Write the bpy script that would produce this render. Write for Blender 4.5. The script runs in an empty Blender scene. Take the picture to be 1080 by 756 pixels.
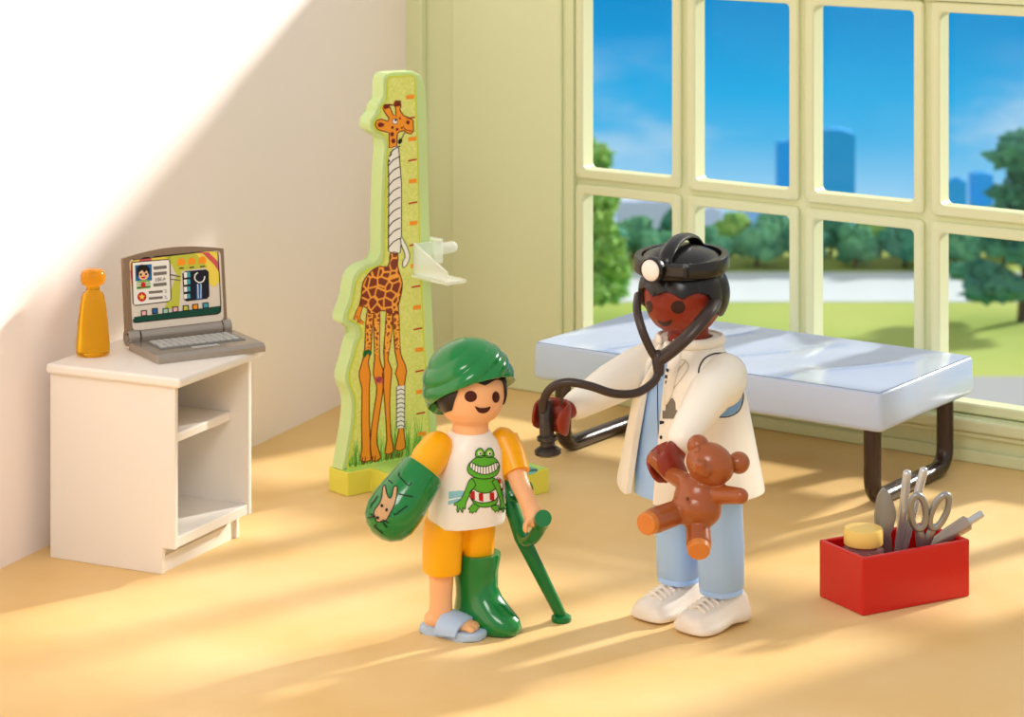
import bpy, bmesh, math, random
from mathutils import Vector, Matrix
from mathutils.bvhtree import BVHTree
random.seed(7)
S = bpy.context.scene
COL = S.collection
PI = math.pi
sin, cos, R = math.sin, math.cos, math.radians
V = Vector
CAMZ, F = 3.75, 2800.0

# ---------------------------------------------------------------- measuring helpers
def P(px, py, d):
    """point seen at (px, py) of the photograph that stands d metres in front of the lens"""
    return V(((px - 540) / F * d, d, CAMZ - (py + 234) / F * d))
def G(px, py, z=0.0):
    return P(px, py, (CAMZ - z) * F / (py + 234))

# ---------------------------------------------------------------- materials
def lin(c):
    def f(v):
        v /= 255.0
        return v / 12.92 if v <= 0.04045 else ((v + 0.055) / 1.055) ** 2.4
    return (f(c[0]), f(c[1]), f(c[2]), 1.0)
MATS = {}
def mat(name, rgb, rough=0.4, metal=0.0, spec=0.5, bump=0.0, bscale=60.0, vary=None, vscale=3.0,
        trans=0.0, alpha=1.0, sss=0.0, coat=0.0, ior=1.45, emit=None, estr=1.0):
    if name in MATS: return MATS[name]
    m = bpy.data.materials.new(name); m.use_nodes = True
    nt = m.node_tree; b = nt.nodes['Principled BSDF']
    b.inputs['Base Color'].default_value = lin(rgb)
    b.inputs['Roughness'].default_value = rough
    b.inputs['Metallic'].default_value = metal
    b.inputs['Specular IOR Level'].default_value = spec
    b.inputs['Transmission Weight'].default_value = trans
    b.inputs['Alpha'].default_value = alpha
    b.inputs['Coat Weight'].default_value = coat
    b.inputs['IOR'].default_value = ior
    if sss:
        b.inputs['Subsurface Weight'].default_value = sss
        b.inputs['Subsurface Radius'].default_value = (0.06, 0.03, 0.015)
        b.inputs['Subsurface Scale'].default_value = 0.6
    if emit:
        b.inputs['Emission Color'].default_value = lin(emit); b.inputs['Emission Strength'].default_value = estr
    if vary or bump:
        tc = nt.nodes.new('ShaderNodeTexCoord')
    if vary:
        n = nt.nodes.new('ShaderNodeTexNoise'); n.inputs['Scale'].default_value = vscale; n.inputs['Detail'].default_value = 6
        nt.links.new(tc.outputs['Object'], n.inputs['Vector'])
        r = nt.nodes.new('ShaderNodeValToRGB')
        r.color_ramp.elements[0].position = 0.3; r.color_ramp.elements[1].position = 0.7
        r.color_ramp.elements[0].color = lin(vary); r.color_ramp.elements[1].color = lin(rgb)
        nt.links.new(n.outputs['Fac'], r.inputs['Fac']); nt.links.new(r.outputs['Color'], b.inputs['Base Color'])
    if bump:
        n2 = nt.nodes.new('ShaderNodeTexNoise'); n2.inputs['Scale'].default_value = bscale; n2.inputs['Detail'].default_value = 4
        nt.links.new(tc.outputs['Object'], n2.inputs['Vector'])
        bp = nt.nodes.new('ShaderNodeBump'); bp.inputs['Strength'].default_value = bump; bp.inputs['Distance'].default_value = 0.01
        nt.links.new(n2.outputs['Fac'], bp.inputs['Height']); nt.links.new(bp.outputs['Normal'], b.inputs['Normal'])
    MATS[name] = m
    return m

def spots_mat(name, cell, edge, scale, width, space='Object'):
    if name in MATS: return MATS[name]
    m = mat(name, cell, 0.45); nt = m.node_tree; b = nt.nodes['Principled BSDF']
    tc = nt.nodes.new('ShaderNodeTexCoord')
    v = nt.nodes.new('ShaderNodeTexVoronoi'); v.feature = 'DISTANCE_TO_EDGE'; v.inputs['Scale'].default_value = scale
    nt.links.new(tc.outputs[space], v.inputs['Vector'])
    r = nt.nodes.new('ShaderNodeValToRGB'); r.color_ramp.interpolation = 'LINEAR'
    r.color_ramp.elements[0].position = width; r.color_ramp.elements[1].position = width + 0.02
    r.color_ramp.elements[0].color = lin(edge); r.color_ramp.elements[1].color = lin(cell)
    nt.links.new(v.outputs['Distance'], r.inputs['Fac']); nt.links.new(r.outputs['Color'], b.inputs['Base Color'])
    return m

# ---------------------------------------------------------------- objects
def link(name, me, parent=None, loc=None):
    o = bpy.data.objects.new(name, me); COL.objects.link(o)
    if parent: o.parent = parent
    if loc is not None: o.location = loc
    return o
def thing(name, label, cat, loc=(0, 0, 0), yaw=0.0, group=None, rot=None):
    o = bpy.data.objects.new(name, None); COL.objects.link(o)
    o.empty_display_size = 0.1
    o.location = loc; o.rotation_euler = rot if rot else (0, 0, R(yaw))
    o['label'] = label; o['category'] = cat
    if group: o['group'] = group
    return o
def tag(o, label, cat, group=None, kind=None):
    o['label'] = label; o['category'] = cat
    if group: o['group'] = group
    if kind: o['kind'] = kind
    return o
def local(root, p):
    m = Matrix.Translation(root.location) @ root.rotation_euler.to_matrix().to_4x4()
    return m.inverted() @ V(p)
def world_m(root):
    return Matrix.Translation(root.location) @ root.rotation_euler.to_matrix().to_4x4()

def cr(pts, n=6, closed=False):
    """Catmull-Rom through the points (tuples or vectors of any size)"""
    pts = [tuple(p) for p in pts]; m = len(pts); out = []
    rng = range(m) if closed else range(m - 1)
    for i in rng:
        if closed: a, b, c, d = pts[i - 1], pts[i], pts[(i + 1) % m], pts[(i + 2) % m]
        else: a, b, c, d = pts[max(i - 1, 0)], pts[i], pts[i + 1], pts[min(i + 2, m - 1)]
        for k in range(n):
            t = k / n
            out.append(tuple(0.5 * (2 * q + (r - p) * t + (2 * p - 5 * q + 4 * r - s) * t * t + (-p + 3 * q - 3 * r + s) * t ** 3)
                             for p, q, r, s in zip(a, b, c, d)))
    if not closed: out.append(pts[-1])
    return out

class MB:
    """collects shapes that become ONE mesh"""
    def __init__(s): s.bm = bmesh.new()
    def faces(s, rings, mi=0, closed=True, cap0=True, cap1=True):
        bm = s.bm; vr = [[bm.verts.new(p) for p in r] for r in rings]
        n = len(vr[0])
        for a, b in zip(vr[:-1], vr[1:]):
            for i in range(n if closed else n - 1):
                j = (i + 1) % n
                try:
                    f = bm.faces.new((a[i], a[j], b[j], b[i])); f.material_index = mi
                except ValueError: pass
        for cond, r in ((cap0, vr[0][::-1]), (cap1, vr[-1])):
            if cond and closed:
                f = bm.faces.new(r); f.material_index = mi
        return vr
    def box(s, c, size, rot=None, bevel=0.0, seg=2, mi=0):
        m = Matrix.Translation(V(c)) @ (rot.to_4x4() if rot is not None else Matrix()) @ Matrix.Diagonal((*size, 1))
        r = bmesh.ops.create_cube(s.bm, size=1.0, matrix=m)
        vs = r['verts']; es = list({e for v in vs for e in v.link_edges})
        for f in {f for v in vs for f in v.link_faces}: f.material_index = mi
        if bevel:
            bmesh.ops.bevel(s.bm, geom=es, offset=bevel, segments=seg, affect='EDGES', profile=0.5, clamp_overlap=True, material=-1)
        return s
    def prism(s, pts, d, mi=0, bevel=0.0):
        """pts: list of 3-D points of a planar outline; d: extrusion vector"""
        bm = s.bm; d = V(d)
        a = [bm.verts.new(p) for p in pts]; b = [bm.verts.new(V(p) + d) for p in pts]
        n = len(a); fs = [bm.faces.new(a[::-1]), bm.faces.new(b)]
        for i in range(n):
            fs.append(bm.faces.new((a[i], a[(i + 1) % n], b[(i + 1) % n], b[i])))
        for f in fs: f.material_index = mi
        if bevel:
            es = list({e for f in fs[:2] for e in f.edges})
            bmesh.ops.bevel(bm, geom=es, offset=bevel, segments=2, affect='EDGES', profile=0.5, clamp_overlap=True, material=-1)
        return s
    def tube(s, pts, rad, seg=16, mi=0, round_ends=True, up=None):
        pts = [V(p) for p in pts]; n = len(pts)
        if not isinstance(rad, (list, tuple)): rad = [rad] * n
        rad = [r if isinstance(r, tuple) else (r, r) for r in rad]
        tang = []
        for i in range(n):
            t = pts[min(i + 1, n - 1)] - pts[max(i - 1, 0)]
            tang.append(t.normalized())
        u = V(up) if up else (V((0, 0, 1)) if abs(tang[0].z) < 0.9 else V((0, 1, 0)))
        u = (u - tang[0] * u.dot(tang[0])).normalized()
        rings = []
        def ring(c, u, t, rr):
            w = t.cross(u)
            return [c + u * (cos(2 * PI * k / seg) * rr[0]) + w * (sin(2 * PI * k / seg) * rr[1]) for k in range(seg)]
        if round_ends:
            for a in (75, 50, 25):
                rings.append(ring(pts[0] - tang[0] * (rad[0][0] * sin(R(a))), u, tang[0], (rad[0][0] * cos(R(a)), rad[0][1] * cos(R(a)))))
        for i in range(n):
            u = (u - tang[i] * u.dot(tang[i])).normalized()
            rings.append(ring(pts[i], u, tang[i], rad[i]))
        if round_ends:
            for a in (25, 50, 75):
                rings.append(ring(pts[-1] + tang[-1] * (rad[-1][0] * sin(R(a))), u, tang[-1], (rad[-1][0] * cos(R(a)), rad[-1][1] * cos(R(a)))))
        s.faces(rings, mi); return s
    def ell(s, c, r, rot=None, seg=32, mi=0):
        if not isinstance(r, (tuple, list)): r = (r, r, r)
        m = Matrix.Translation(V(c)) @ (rot.to_4x4() if rot is not None else Matrix()) @ Matrix.Diagonal((*r, 1))
        q = bmesh.ops.create_uvsphere(s.bm, u_segments=seg, v_segments=seg // 2, radius=1.0, matrix=m)
        for f in {f for v in q['verts'] for f in v.link_faces}: f.material_index = mi
        return s
    def loft(s, secs, seg=40, n=2.0, mi=0, m=None):
        """secs: (z, cx, cy, rx, ry[, exponent])"""
        rings = []
        for q in secs:
            z, cx, cy, rx, ry = q[:5]; e = q[5] if len(q) > 5 else n
            ring = []
            for k in range(seg):
                a = 2 * PI * k / seg; ca, sa = cos(a), sin(a)
                p = V((cx + rx * math.copysign(abs(ca) ** (2 / e), ca), cy + ry * math.copysign(abs(sa) ** (2 / e), sa), z))
                ring.append(m @ p if m else p)
            rings.append(ring)
        s.faces(rings, mi); return s
    def lathe(s, prof, m=None, seg=32, mi=0):
        return s.loft([(z, 0, 0, max(r, 1e-4), max(r, 1e-4)) for r, z in prof], seg, 2.0, mi, m)
    def shell(s, c, rf, bottom, inner=0.88, nph=72, nth=22, mi=0):
        """cap of hair or cloth over a head. rf(phi, th) -> (rx, ry, rz) ; bottom(phi) -> polar angle of the rim"""
        c = V(c); rings = []
        def pt(ph, th, k=1.0):
            r = rf(ph, th)
            return c + V((sin(ph) * sin(th) * r[0] * k, -cos(ph) * sin(th) * r[1] * k, cos(th) * r[2] * k))
        phs = [2 * PI * i / nph - PI for i in range(nph)]
        for j in range(1, nth + 1):
            rings.append([pt(ph, bottom(ph) * j / nth) for ph in phs])
        rings.append([pt(ph, bottom(ph) * 1.012, 0.97) for ph in phs])
        rings.append([pt(ph, bottom(ph) * 0.99, inner) for ph in phs])
        for j in range(6, 0, -1):
            rings.append([pt(ph, bottom(ph) * 0.97 * j / 7, inner) for ph in phs])
        s.faces(rings, mi); return s
    def build(s, name, mats, parent=None, smooth=True, sub=0, remesh=0.0, bevel=0.0, angle=40, loc=None, sm=4):
        bmesh.ops.recalc_face_normals(s.bm, faces=s.bm.faces)
        me = bpy.data.meshes.new(name); s.bm.to_mesh(me); s.bm.free()
        for m in (mats if isinstance(mats, (list, tuple)) else [mats]): me.materials.append(m)
        o = link(name, me, parent, loc)
        if smooth:
            me.polygons.foreach_set('use_smooth', [True] * len(me.polygons))
        if bevel:
            b = o.modifiers.new('bevel', 'BEVEL'); b.width = bevel; b.segments = 2; b.limit_method = 'ANGLE'; b.angle_limit = R(angle)
        if sub:
            q = o.modifiers.new('sub', 'SUBSURF'); q.levels = sub; q.render_levels = sub
        if remesh:
            q = o.modifiers.new('remesh', 'REMESH'); q.mode = 'VOXEL'; q.voxel_size = remesh; q.use_smooth_shade = True
            q = o.modifiers.new('smooth', 'SMOOTH'); q.factor = 0.5; q.iterations = sm
        elif smooth:
            try: me.set_sharp_from_angle(angle=R(angle))
            except Exception: pass
        return o

# ---------------------------------------------------------------- prints: thin inked shapes lying on a surface
CAM = V((0, 0, CAMZ))
def stroke(pts, w, closed=False, taper=False):
    pts = [V((p[0], p[1])) for p in pts]; n = len(pts); L, Rr = [], []
    for i in range(n):
        if closed: t = pts[(i + 1) % n] - pts[i - 1]
        else: t = pts[min(i + 1, n - 1)] - pts[max(i - 1, 0)]
        if t.length < 1e-6: t = V((1, 0))
        t.normalize(); nn = V((-t.y, t.x)); h = w / 2
        if taper: h *= max(0.12, 1 - i / (n - 1))
        L.append(pts[i] + nn * h); Rr.append(pts[i] - nn * h)
    q = []
    for i in range(n if closed else n - 1):
        j = (i + 1) % n
        q.append([L[i], L[j], Rr[j], Rr[i]])
    return q
def oval(cx, cy, rx, ry, n=20, rot=0.0):
    return [(cx + rx * cos(a) * cos(rot) - ry * sin(a) * sin(rot), cy + rx * cos(a) * sin(rot) + ry * sin(a) * cos(rot))
            for a in [2 * PI * k / n for k in range(n)]]
class Ink:
    """shapes measured on the photograph; put() lays them on the surface of a target object"""
    def __init__(s, k=None): s.items = []; s.k = k or (lambda x, y: (x, y)); s.scale = 1.0
    def fill(s, mat_, pts, layer=1):
        s.items.append((mat_, [[s.k(*p) for p in pts]], layer)); return s
    def line(s, mat_, pts, w, layer=3, closed=False, smooth=4, taper=False):
        if smooth > 1 and len(pts) > 2: pts = cr(pts, smooth, closed)
        s.items.append((mat_, [[tuple(v) for v in q] for q in stroke([s.k(*p) for p in pts], w, closed, taper)], layer)); return s
    def shape(s, fillm, linem, pts, w, layer=1, smooth=4):
        pts = cr(pts, smooth, True) if smooth > 1 else pts
        s.fill(fillm, pts, layer); s.line(linem, pts, w, layer + 1, True, 1); return s
    def put(s, name, parent, target, root, off=0.0012, maxlen=3.0, tol=0.3):
        bpy.context.view_layer.update()
        dg = bpy.context.evaluated_depsgraph_get()
        bvh = BVHTree.FromObject(target, dg)
        M = world_m(root); Mi = M.inverted(); o0 = Mi @ CAM
        mats = []; bm = bmesh.new(); hits = []
        depth = None
        cen = [p for it in s.items for poly in it[1] for p in poly]
        for p in cen:
            d = (Mi.to_3x3() @ (P(p[0], p[1], 1.0) - CAM)).normalized(); h = bvh.ray_cast(o0, d)
            if h[0] is not None: hits.append(h[3])
        depth = sorted(hits)[len(hits) // 3] if hits else 12.0
        for m_, polys, layer in s.items:
            if m_ not in mats: mats.append(m_)
            mi = mats.index(m_)
            for poly in polys:
                b2 = bmesh.new()
                try: f = b2.faces.new([b2.verts.new((p[0], p[1], 0)) for p in poly])
                except ValueError: b2.free(); continue
                f.normal_update()
                bmesh.ops.triangulate(b2, faces=[f], ngon_method='EAR_CLIP')
                for _ in range(5):
                    es = [e for e in b2.edges if e.calc_length() > maxlen]
                    if not es: break
                    bmesh.ops.subdivide_edges(b2, edges=es, cuts=1)
                    bmesh.ops.triangulate(b2, faces=[f for f in b2.faces if len(f.verts) > 3])
                mp = {}
                for v in b2.verts:
                    d = (Mi.to_3x3() @ (P(v.co.x, v.co.y, 1.0) - CAM)).normalized()
                    h = bvh.ray_cast(o0, d)
                    if h[0] is not None and abs(h[3] - depth) < tol:
                        nn = h[1]
                        if nn.dot(d) > 0: nn = -nn
                        q = h[0] + nn * (off * layer)
                    else:
                        q0 = o0 + d * depth
                        nr = bvh.find_nearest(q0)
                        nn = nr[1] if nr[1].dot(d) < 0 else -nr[1]
                        q = nr[0] + nn * (off * layer)
                    mp[v.index] = bm.verts.new(q)
                b2.verts.ensure_lookup_table()
                for f in b2.faces:
                    vs = [mp[v.index] for v in f.verts]
                    try:
                        nf = bm.faces.new(vs)
                    except ValueError: continue
                    nf.normal_update()
                    c = nf.calc_center_median()
                    if nf.normal.dot(c - o0) > 0: nf.normal_flip()
                    nf.material_index = mi; nf.smooth = True
                b2.free()
        me = bpy.data.meshes.new(name); bm.to_mesh(me); bm.free()
        for m_ in mats: me.materials.append(m_)
        return link(name, me, parent)
# ================================================================ SETTING
C0 = V((-0.645, 16.79, 0)); WD = V((0.818, -0.575, 0)).normalized(); WN = V((-WD.y * -1, 0, 0))
WN = V((WD.y, -WD.x, 0))            # into the room
LD = V((0.391, 0.92, 0)).normalized(); LN = V((-LD.y, LD.x, 0))   # left wall: along, outwards
def WB(s, z, t=0.0): return C0 + WD * s + WN * t + V((0, 0, z))
def wbox(mb, s0, s1, z0, z1, t0, t1, bevel=0.0):
    c = WB((s0 + s1) / 2, (z0 + z1) / 2, (t0 + t1) / 2)
    rot = Matrix((WD, -WN, V((0, 0, 1)))).transposed()
    mb.box(c, (s1 - s0, t1 - t0, z1 - z0), rot, bevel)
    return mb
def struct(o): o['kind'] = 'structure'; return o

m_floor = mat('ochre_floor', (243, 209, 152), 0.5, spec=0.3, bump=0.35, bscale=260, vary=(232, 190, 120), vscale=1.1)
m_wall_l = mat('pale_plaster', (252, 240, 235), 0.7, spec=0.2, bump=0.02, bscale=30)
m_wall_b = mat('sage_wall', (222, 227, 182), 0.65, spec=0.2)
m_frame = mat('window_paint', (226, 229, 186), 0.45, spec=0.3)

fl = MB()
pts = [C0 - WN * 0.25 + LN * 0.25 + LD * 0.1, WB(9.2, 0, -0.2), V((7.2, -2, 0)), C0 - LD * 20.5 + LN * 0.2]
fl.prism([V((p.x, p.y, 0)) for p in pts], (0, 0, -0.12))
struct(fl.build('floor', m_floor, smooth=False))
wl = MB()
a = C0 - WN * 0.0; b = C0 - LD * 20
wl.prism([a, b, b + LN * 0.15, a + LN * 0.15], (0, 0, 4.6))
struct(wl.build('wall_left', m_wall_l, smooth=False))

WTOP = 3.08
S0, S1 = 1.24, 5.94       # opening of the window
Z0, Z1 = 0.25, 2.52
wb = MB()
wbox(wb, -0.0, S0, 0, WTOP, -0.18, 0)
wbox(wb, S0, S1, 0, Z0, -0.18, 0)
wbox(wb, S0, S1, Z1, WTOP, -0.18, 0)
wbox(wb, S1, 9.0, 0, WTOP, -0.18, 0)
struct(wb.build('wall_back', m_wall_b, smooth=False))
t = MB(); wbox(t, 0.0, 0.135, 0, WTOP, 0, 0.06, 0.01)
struct(t.build('trim_1', m_wall_b, smooth=False))
t = MB(); wbox(t, 0.35, S0 - 0.07, 0, WTOP, 0, 0.035, 0.012)
struct(t.build('trim_2', m_wall_b, smooth=False))
t = MB(); wbox(t, S0 - 0.07, S1 + 0.07, Z0 - 0.075, Z0 - 0.005, 0, 0.06, 0.015); wbox(t, S0 - 0.07, S1 + 0.07, Z0 - 0.11, Z0 - 0.08, 0, 0.03, 0.01)
struct(t.build('trim_3', m_frame, smooth=False))
t = MB(); wbox(t, S0 - 0.07, 8.8, 0, 0.07, 0, 0.025, 0.01)
struct(t.build('baseboard_back', m_wall_b, smooth=False))

win = bpy.data.objects.new('window_1', None); COL.objects.link(win); win.location = WB((S0 + S1) / 2, Z0, -0.06); win['kind'] = 'structure'
def wchild(mb, name, m, **k):
    bmesh.ops.translate(mb.bm, verts=mb.bm.verts, vec=-win.location)
    return mb.build(name, m, win, **k)
ROWS = [(0.315, 1.235), (1.385, 2.455)]
COLS = [1.30 + 0.79 * i for i in range(6)]
fr = MB()
wbox(fr, S0, S1, Z0, ROWS[0][0] - .012, -0.129, -0.05); wbox(fr, S0, S1, ROWS[0][1] + .012, ROWS[1][0] - .012, -0.129, -0.05); wbox(fr, S0, S1, ROWS[1][1] + .012, Z1, -0.129, -0.05)
for i, s in enumerate(COLS):
    a = S0 if i == 0 else COLS[i - 1] + 0.63
    wbox(fr, a + (.012 if i else 0), s - .012, Z0, Z1, -0.128, -0.052)
wbox(fr, COLS[-1] + 0.642, S1, Z0, Z1, -0.13, -0.052)
wchild(fr, 'window_frame', m_frame, smooth=False)
m_glass = bpy.data.materials.new('window_glass'); m_glass.use_nodes = True
nt = m_glass.node_tree; nt.nodes.clear()
o_ = nt.nodes.new('ShaderNodeOutputMaterial'); mx = nt.nodes.new('ShaderNodeMixShader'); tr = nt.nodes.new('ShaderNodeBsdfTransparent'); gl = nt.nodes.new('ShaderNodeBsdfGlossy')
tr.inputs['Color'].default_value = (0.985, 0.99, 0.985, 1); gl.inputs['Roughness'].default_value = 0.03; mx.inputs['Fac'].default_value = 0.008
nt.links.new(tr.outputs[0], mx.inputs[1]); nt.links.new(gl.outputs[0], mx.inputs[2]); nt.links.new(mx.outputs[0], o_.inputs['Surface'])
for s in COLS:
    for z0, z1 in ROWS:
        c = MB()       # casement round one pane, with rounded inner corners
        W_ = 0.058; r = 0.03
        def loop(sa, sb, za, zb, rr, t_):
            out = []
            for (cx, cz, a0) in ((sb - rr, zb - rr, 0), (sa + rr, zb - rr, 90), (sa + rr, za + rr, 180), (sb - rr, za + rr, 270)):
                for k in range(5):
                    an = R(a0 + 90 * k / 4); out.append(WB(cx + rr * cos(an), cz + rr * sin(an), t_))
            return out
        rings = [loop(s - 0.02, s + 0.65, z0 - 0.02, z1 + 0.02, r, -0.13), loop(s, s + 0.63, z0, z1, r, -0.13), loop(s, s + 0.63, z0, z1, r, -0.022), loop(s - 0.008, s + 0.638, z0 - 0.008, z1 + 0.008, r, -0.014),
                 loop(s - W_ + 0.01, s + 0.62 + W_, z0 - W_ + 0.01, z1 + W_ - 0.01, r, -0.014), loop(s - W_, s + 0.63 + W_, z0 - W_, z1 + W_, r, -0.024), loop(s - W_, s + 0.63 + W_, z0 - W_, z1 + W_, r, -0.06)]
        c.faces(rings, cap0=False, cap1=False)
        wchild(c, 'casement', m_frame)
        g = MB(); wbox(g, s - .006, s + 0.636, z0 - .006, z1 + .006, -0.118, -0.112)
        wchild(g, 'pane', m_glass, smooth=False)

# ================================================================ OUTSIDE
GZ = -30.0
m_lawn = mat('lawn', (190, 200, 112), 0.9, spec=0.1, vary=(160, 184, 92), vscale=0.06)
m_path = mat('path', (172, 176, 178), 0.9, spec=0.1)
m_lake = mat('lake', (232, 242, 248), 0.3, spec=0.4)
def slab(name, x0, x1, y0, y1, z, m, th=0.3):
    b = MB(); b.box(((x0 + x1) / 2, (y0 + y1) / 2, z - th / 2), (x1 - x0, y1 - y0, th)); return b.build(name, m, smooth=False)
o = struct(slab('ground', -80, 140, 60, 191, GZ, m_lawn, 1.0))
o = tag(slab('path', -80, 140, 140.5, 149.5, GZ + 0.06, m_path), 'grey path crossing the park lawn below the window', 'path')
o = tag(slab('lake', -60, 120, 171, 181.2, GZ + 0.05, m_lake), 'pale strip of water in front of the far park trees', 'lake')
o = struct(slab('city_ground', -80, 140, 191.2, 245, -42.0, mat('city_ground', (170, 190, 190), 0.9), 1.0))

m_bark = mat('bark', (92, 78, 60), 0.9)
def leafmat(name, a, b, sc=0.9): return mat(name, a, 0.8, spec=0.15, vary=b, vscale=sc, bump=0.6, bscale=3)
m_leaf = [leafmat('leaf_mid', (120, 188, 140), (70, 142, 120)), leafmat('leaf_dark', (90, 164, 134), (50, 120, 112)), leafmat('leaf_light', (170, 205, 110), (90, 160, 84))]
def crown(name, m, parent, blobs, seed, jag=0.25):
    rnd = random.Random(seed); mb = MB()
    for (c, r) in blobs:
        q = bmesh.ops.create_icosphere(mb.bm, subdivisions=3, radius=1.0)
        ph = [rnd.uniform(0, 6.28) for _ in range(6)]
        for v in q['verts']:
            d = v.co.normalized()
            k = 1 + jag * (sin(d.x * 7 + ph[0]) * sin(d.y * 6 + ph[1]) + 0.6 * sin(d.z * 9 + ph[2]) * sin(d.x * 13 + ph[3])) + rnd.uniform(-0.5, 0.5) * jag * 0.5
            v.co = V(c) + V((d.x * r[0], d.y * r[1], d.z * r[2])) * k
    return mb.build(name, m, parent, smooth=False)
def tree(px, py, d, h, w, m, seed, label, group=None, kind='round'):
    """px: column in which it stands, d: distance, h / w: height and width in metres"""
    rnd = random.Random(seed)
    x = (px - 540) / F * d
    t = thing('tree', label, 'tree', (x, d, GZ), 0, group)
    tk = MB(); tk.tube([(0, 0, -0.05), (0.02 * h, 0, h * 0.3), (0, 0.02 * h, h * 0.6)], [w * 0.05, w * 0.04, w * 0.02], 10)
    tk.build('trunk', m_bark, t)
    bl = []
    n = 16 if kind == 'round' else 30
    for i in range(n):
        if kind == 'round':
            a = rnd.uniform(0, 6.28); u = rnd.uniform(0.15, 0.95); rr = w * 0.33 * math.sqrt(max(0, 1 - (2 * u - 0.95) ** 2)) 
            c = (cos(a) * rr, sin(a) * rr, h * (0.16 + 0.7 * u)); r = w * rnd.uniform(0.16, 0.24)
            bl.append((c, (r, r, r * 0.85)))
        else:
            a = rnd.uniform(0, 6.28); u = i / n; rr = w * 0.42 * (1 - u * 0.8) * rnd.uniform(0.3, 1)
            c = (cos(a) * rr, sin(a) * rr, h * (0.16 + 0.78 * u)); r = w * rnd.uniform(0.12, 0.19)
            bl.append((c, (r, r, r * 0.5)))
    if kind == 'round': bl.append(((0, 0, h * 0.5), (w * 0.3, w * 0.3, h * 0.3)))
    crown('crown', m, t, bl, seed, 0.3 if kind == 'round' else 0.4)
    return t
rnd = random.Random(3)
for i in range(20):
    px = 590 + i * 26
    tree(px, 0, 183.2 + (i % 2) * 4.2, rnd.uniform(2.4, 3.1) + (0.5 if i > 7 else 0) + (i % 2) * 0.3, rnd.uniform(3.0, 3.5), m_leaf[(i * 2) % 3 if i % 5 else 1] if i % 4 else m_leaf[0], 20 + i,
         'green round-crowned tree in the line beyond the lake', 'row of trees beyond the lake')
tree(612, 0, 164, 11.6, 8.2, m_leaf[2], 91, 'tall leafy tree at the left edge of the park view', kind='layer')
tree(1079, 0, 165, 12.2, 8.0, m_leaf[1], 92, 'tall dark spreading tree at the right of the park view', kind='layer')

def fac_mat(name, a, b, sc):
    m = mat(name, a, 0.5); nt = m.node_tree; tc = nt.nodes.new('ShaderNodeTexCoord'); br = nt.nodes.new('ShaderNodeTexBrick')
    br.offset = 0.0; br.inputs['Scale'].default_value = sc; br.inputs['Color1'].default_value = lin(b); br.inputs['Color2'].default_value = lin(b); br.inputs['Mortar'].default_value = lin(a)
    br.inputs['Mortar Size'].default_value = 0.03; br.inputs['Brick Width'].default_value = 0.25; br.inputs['Row Height'].default_value = 0.25
    mp = nt.nodes.new('ShaderNodeMapping'); mp.inputs['Rotation'].default_value = (R(90), 0, 0)
    nt.links.new(tc.outputs['Object'], mp.inputs['Vector']); nt.links.new(mp.outputs['Vector'], br.inputs['Vector']); nt.links.new(br.outputs['Color'], nt.nodes['Principled BSDF'].inputs['Base Color'])
    return m
m_b1 = fac_mat('hazed_pale_wall', (206, 222, 242), (192, 210, 236), 0.5)  # distance haze is put into the facade colours of all towers
m_b2 = fac_mat('hazed_blue_wall', (10, 176, 250), (6, 166, 244), 0.5)
m_b3 = fac_mat('hazed_sky_blue_wall', (156, 210, 246), (140, 200, 242), 0.5)
def tower(px0, px1, ytop, d, m, label, roof):
    x0, x1 = (px0 - 540) / F * d, (px1 - 540) / F * d; zt = CAMZ - (ytop + 234) / F * d
    t = thing('tower_block', label, 'building', ((x0 + x1) / 2, d, -42)); h = zt + 42; w = x1 - x0
    b = MB(); b.box((0, 0, h / 2), (w, w * 0.8, h)); b.build('facade', m, t, smooth=False)
    b = MB()
    if roof: b.prism([V((-w * 0.48, -w * 0.38, h)), V((w * 0.48, -w * 0.38, h)), V((w * 0.44, -w * 0.38, h + w * 0.03)), V((w * 0.12, -w * 0.38, h + w * 0.13)), V((-w * 0.2, -w * 0.38, h + w * 0.13)), V((-w * 0.44, -w * 0.38, h + w * 0.06))], (0, w * 0.7, 0))
    else: b.box((0, 0, h + 0.06), (w * 0.9, w * 0.7, 0.12)); b.box((w * 0.1, 0, h + 0.2), (w * 0.3, w * 0.3, 0.2))
    b.build('roof', m, t, smooth=False)
tower(651, 712, 211, 214, m_b1, 'broad hazy grey-blue tower block behind the left trees', False)
tower(738, 760, 221, 218, m_b1, 'narrow hazy tower block rising above the trees left of the rounded green one', False)
tower(783, 812, 224, 224, m_b3, 'low hazy light blue tower block half hidden by a round tree', False)
tower(819, 846, 150, 226, m_b2, 'slim hazy blue tower half hidden by the window bar', False)
tower(862, 900, 140, 215, m_b2, 'tallest hazy blue tower with a humped roof', True)
tower(994, 1018, 191, 216, m_b2, 'short hazy blue tower, left of the far-right pair', False)
tower(1023, 1046, 184, 220, m_b2, 'hazy blue tower standing beside the right tree', True)

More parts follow.
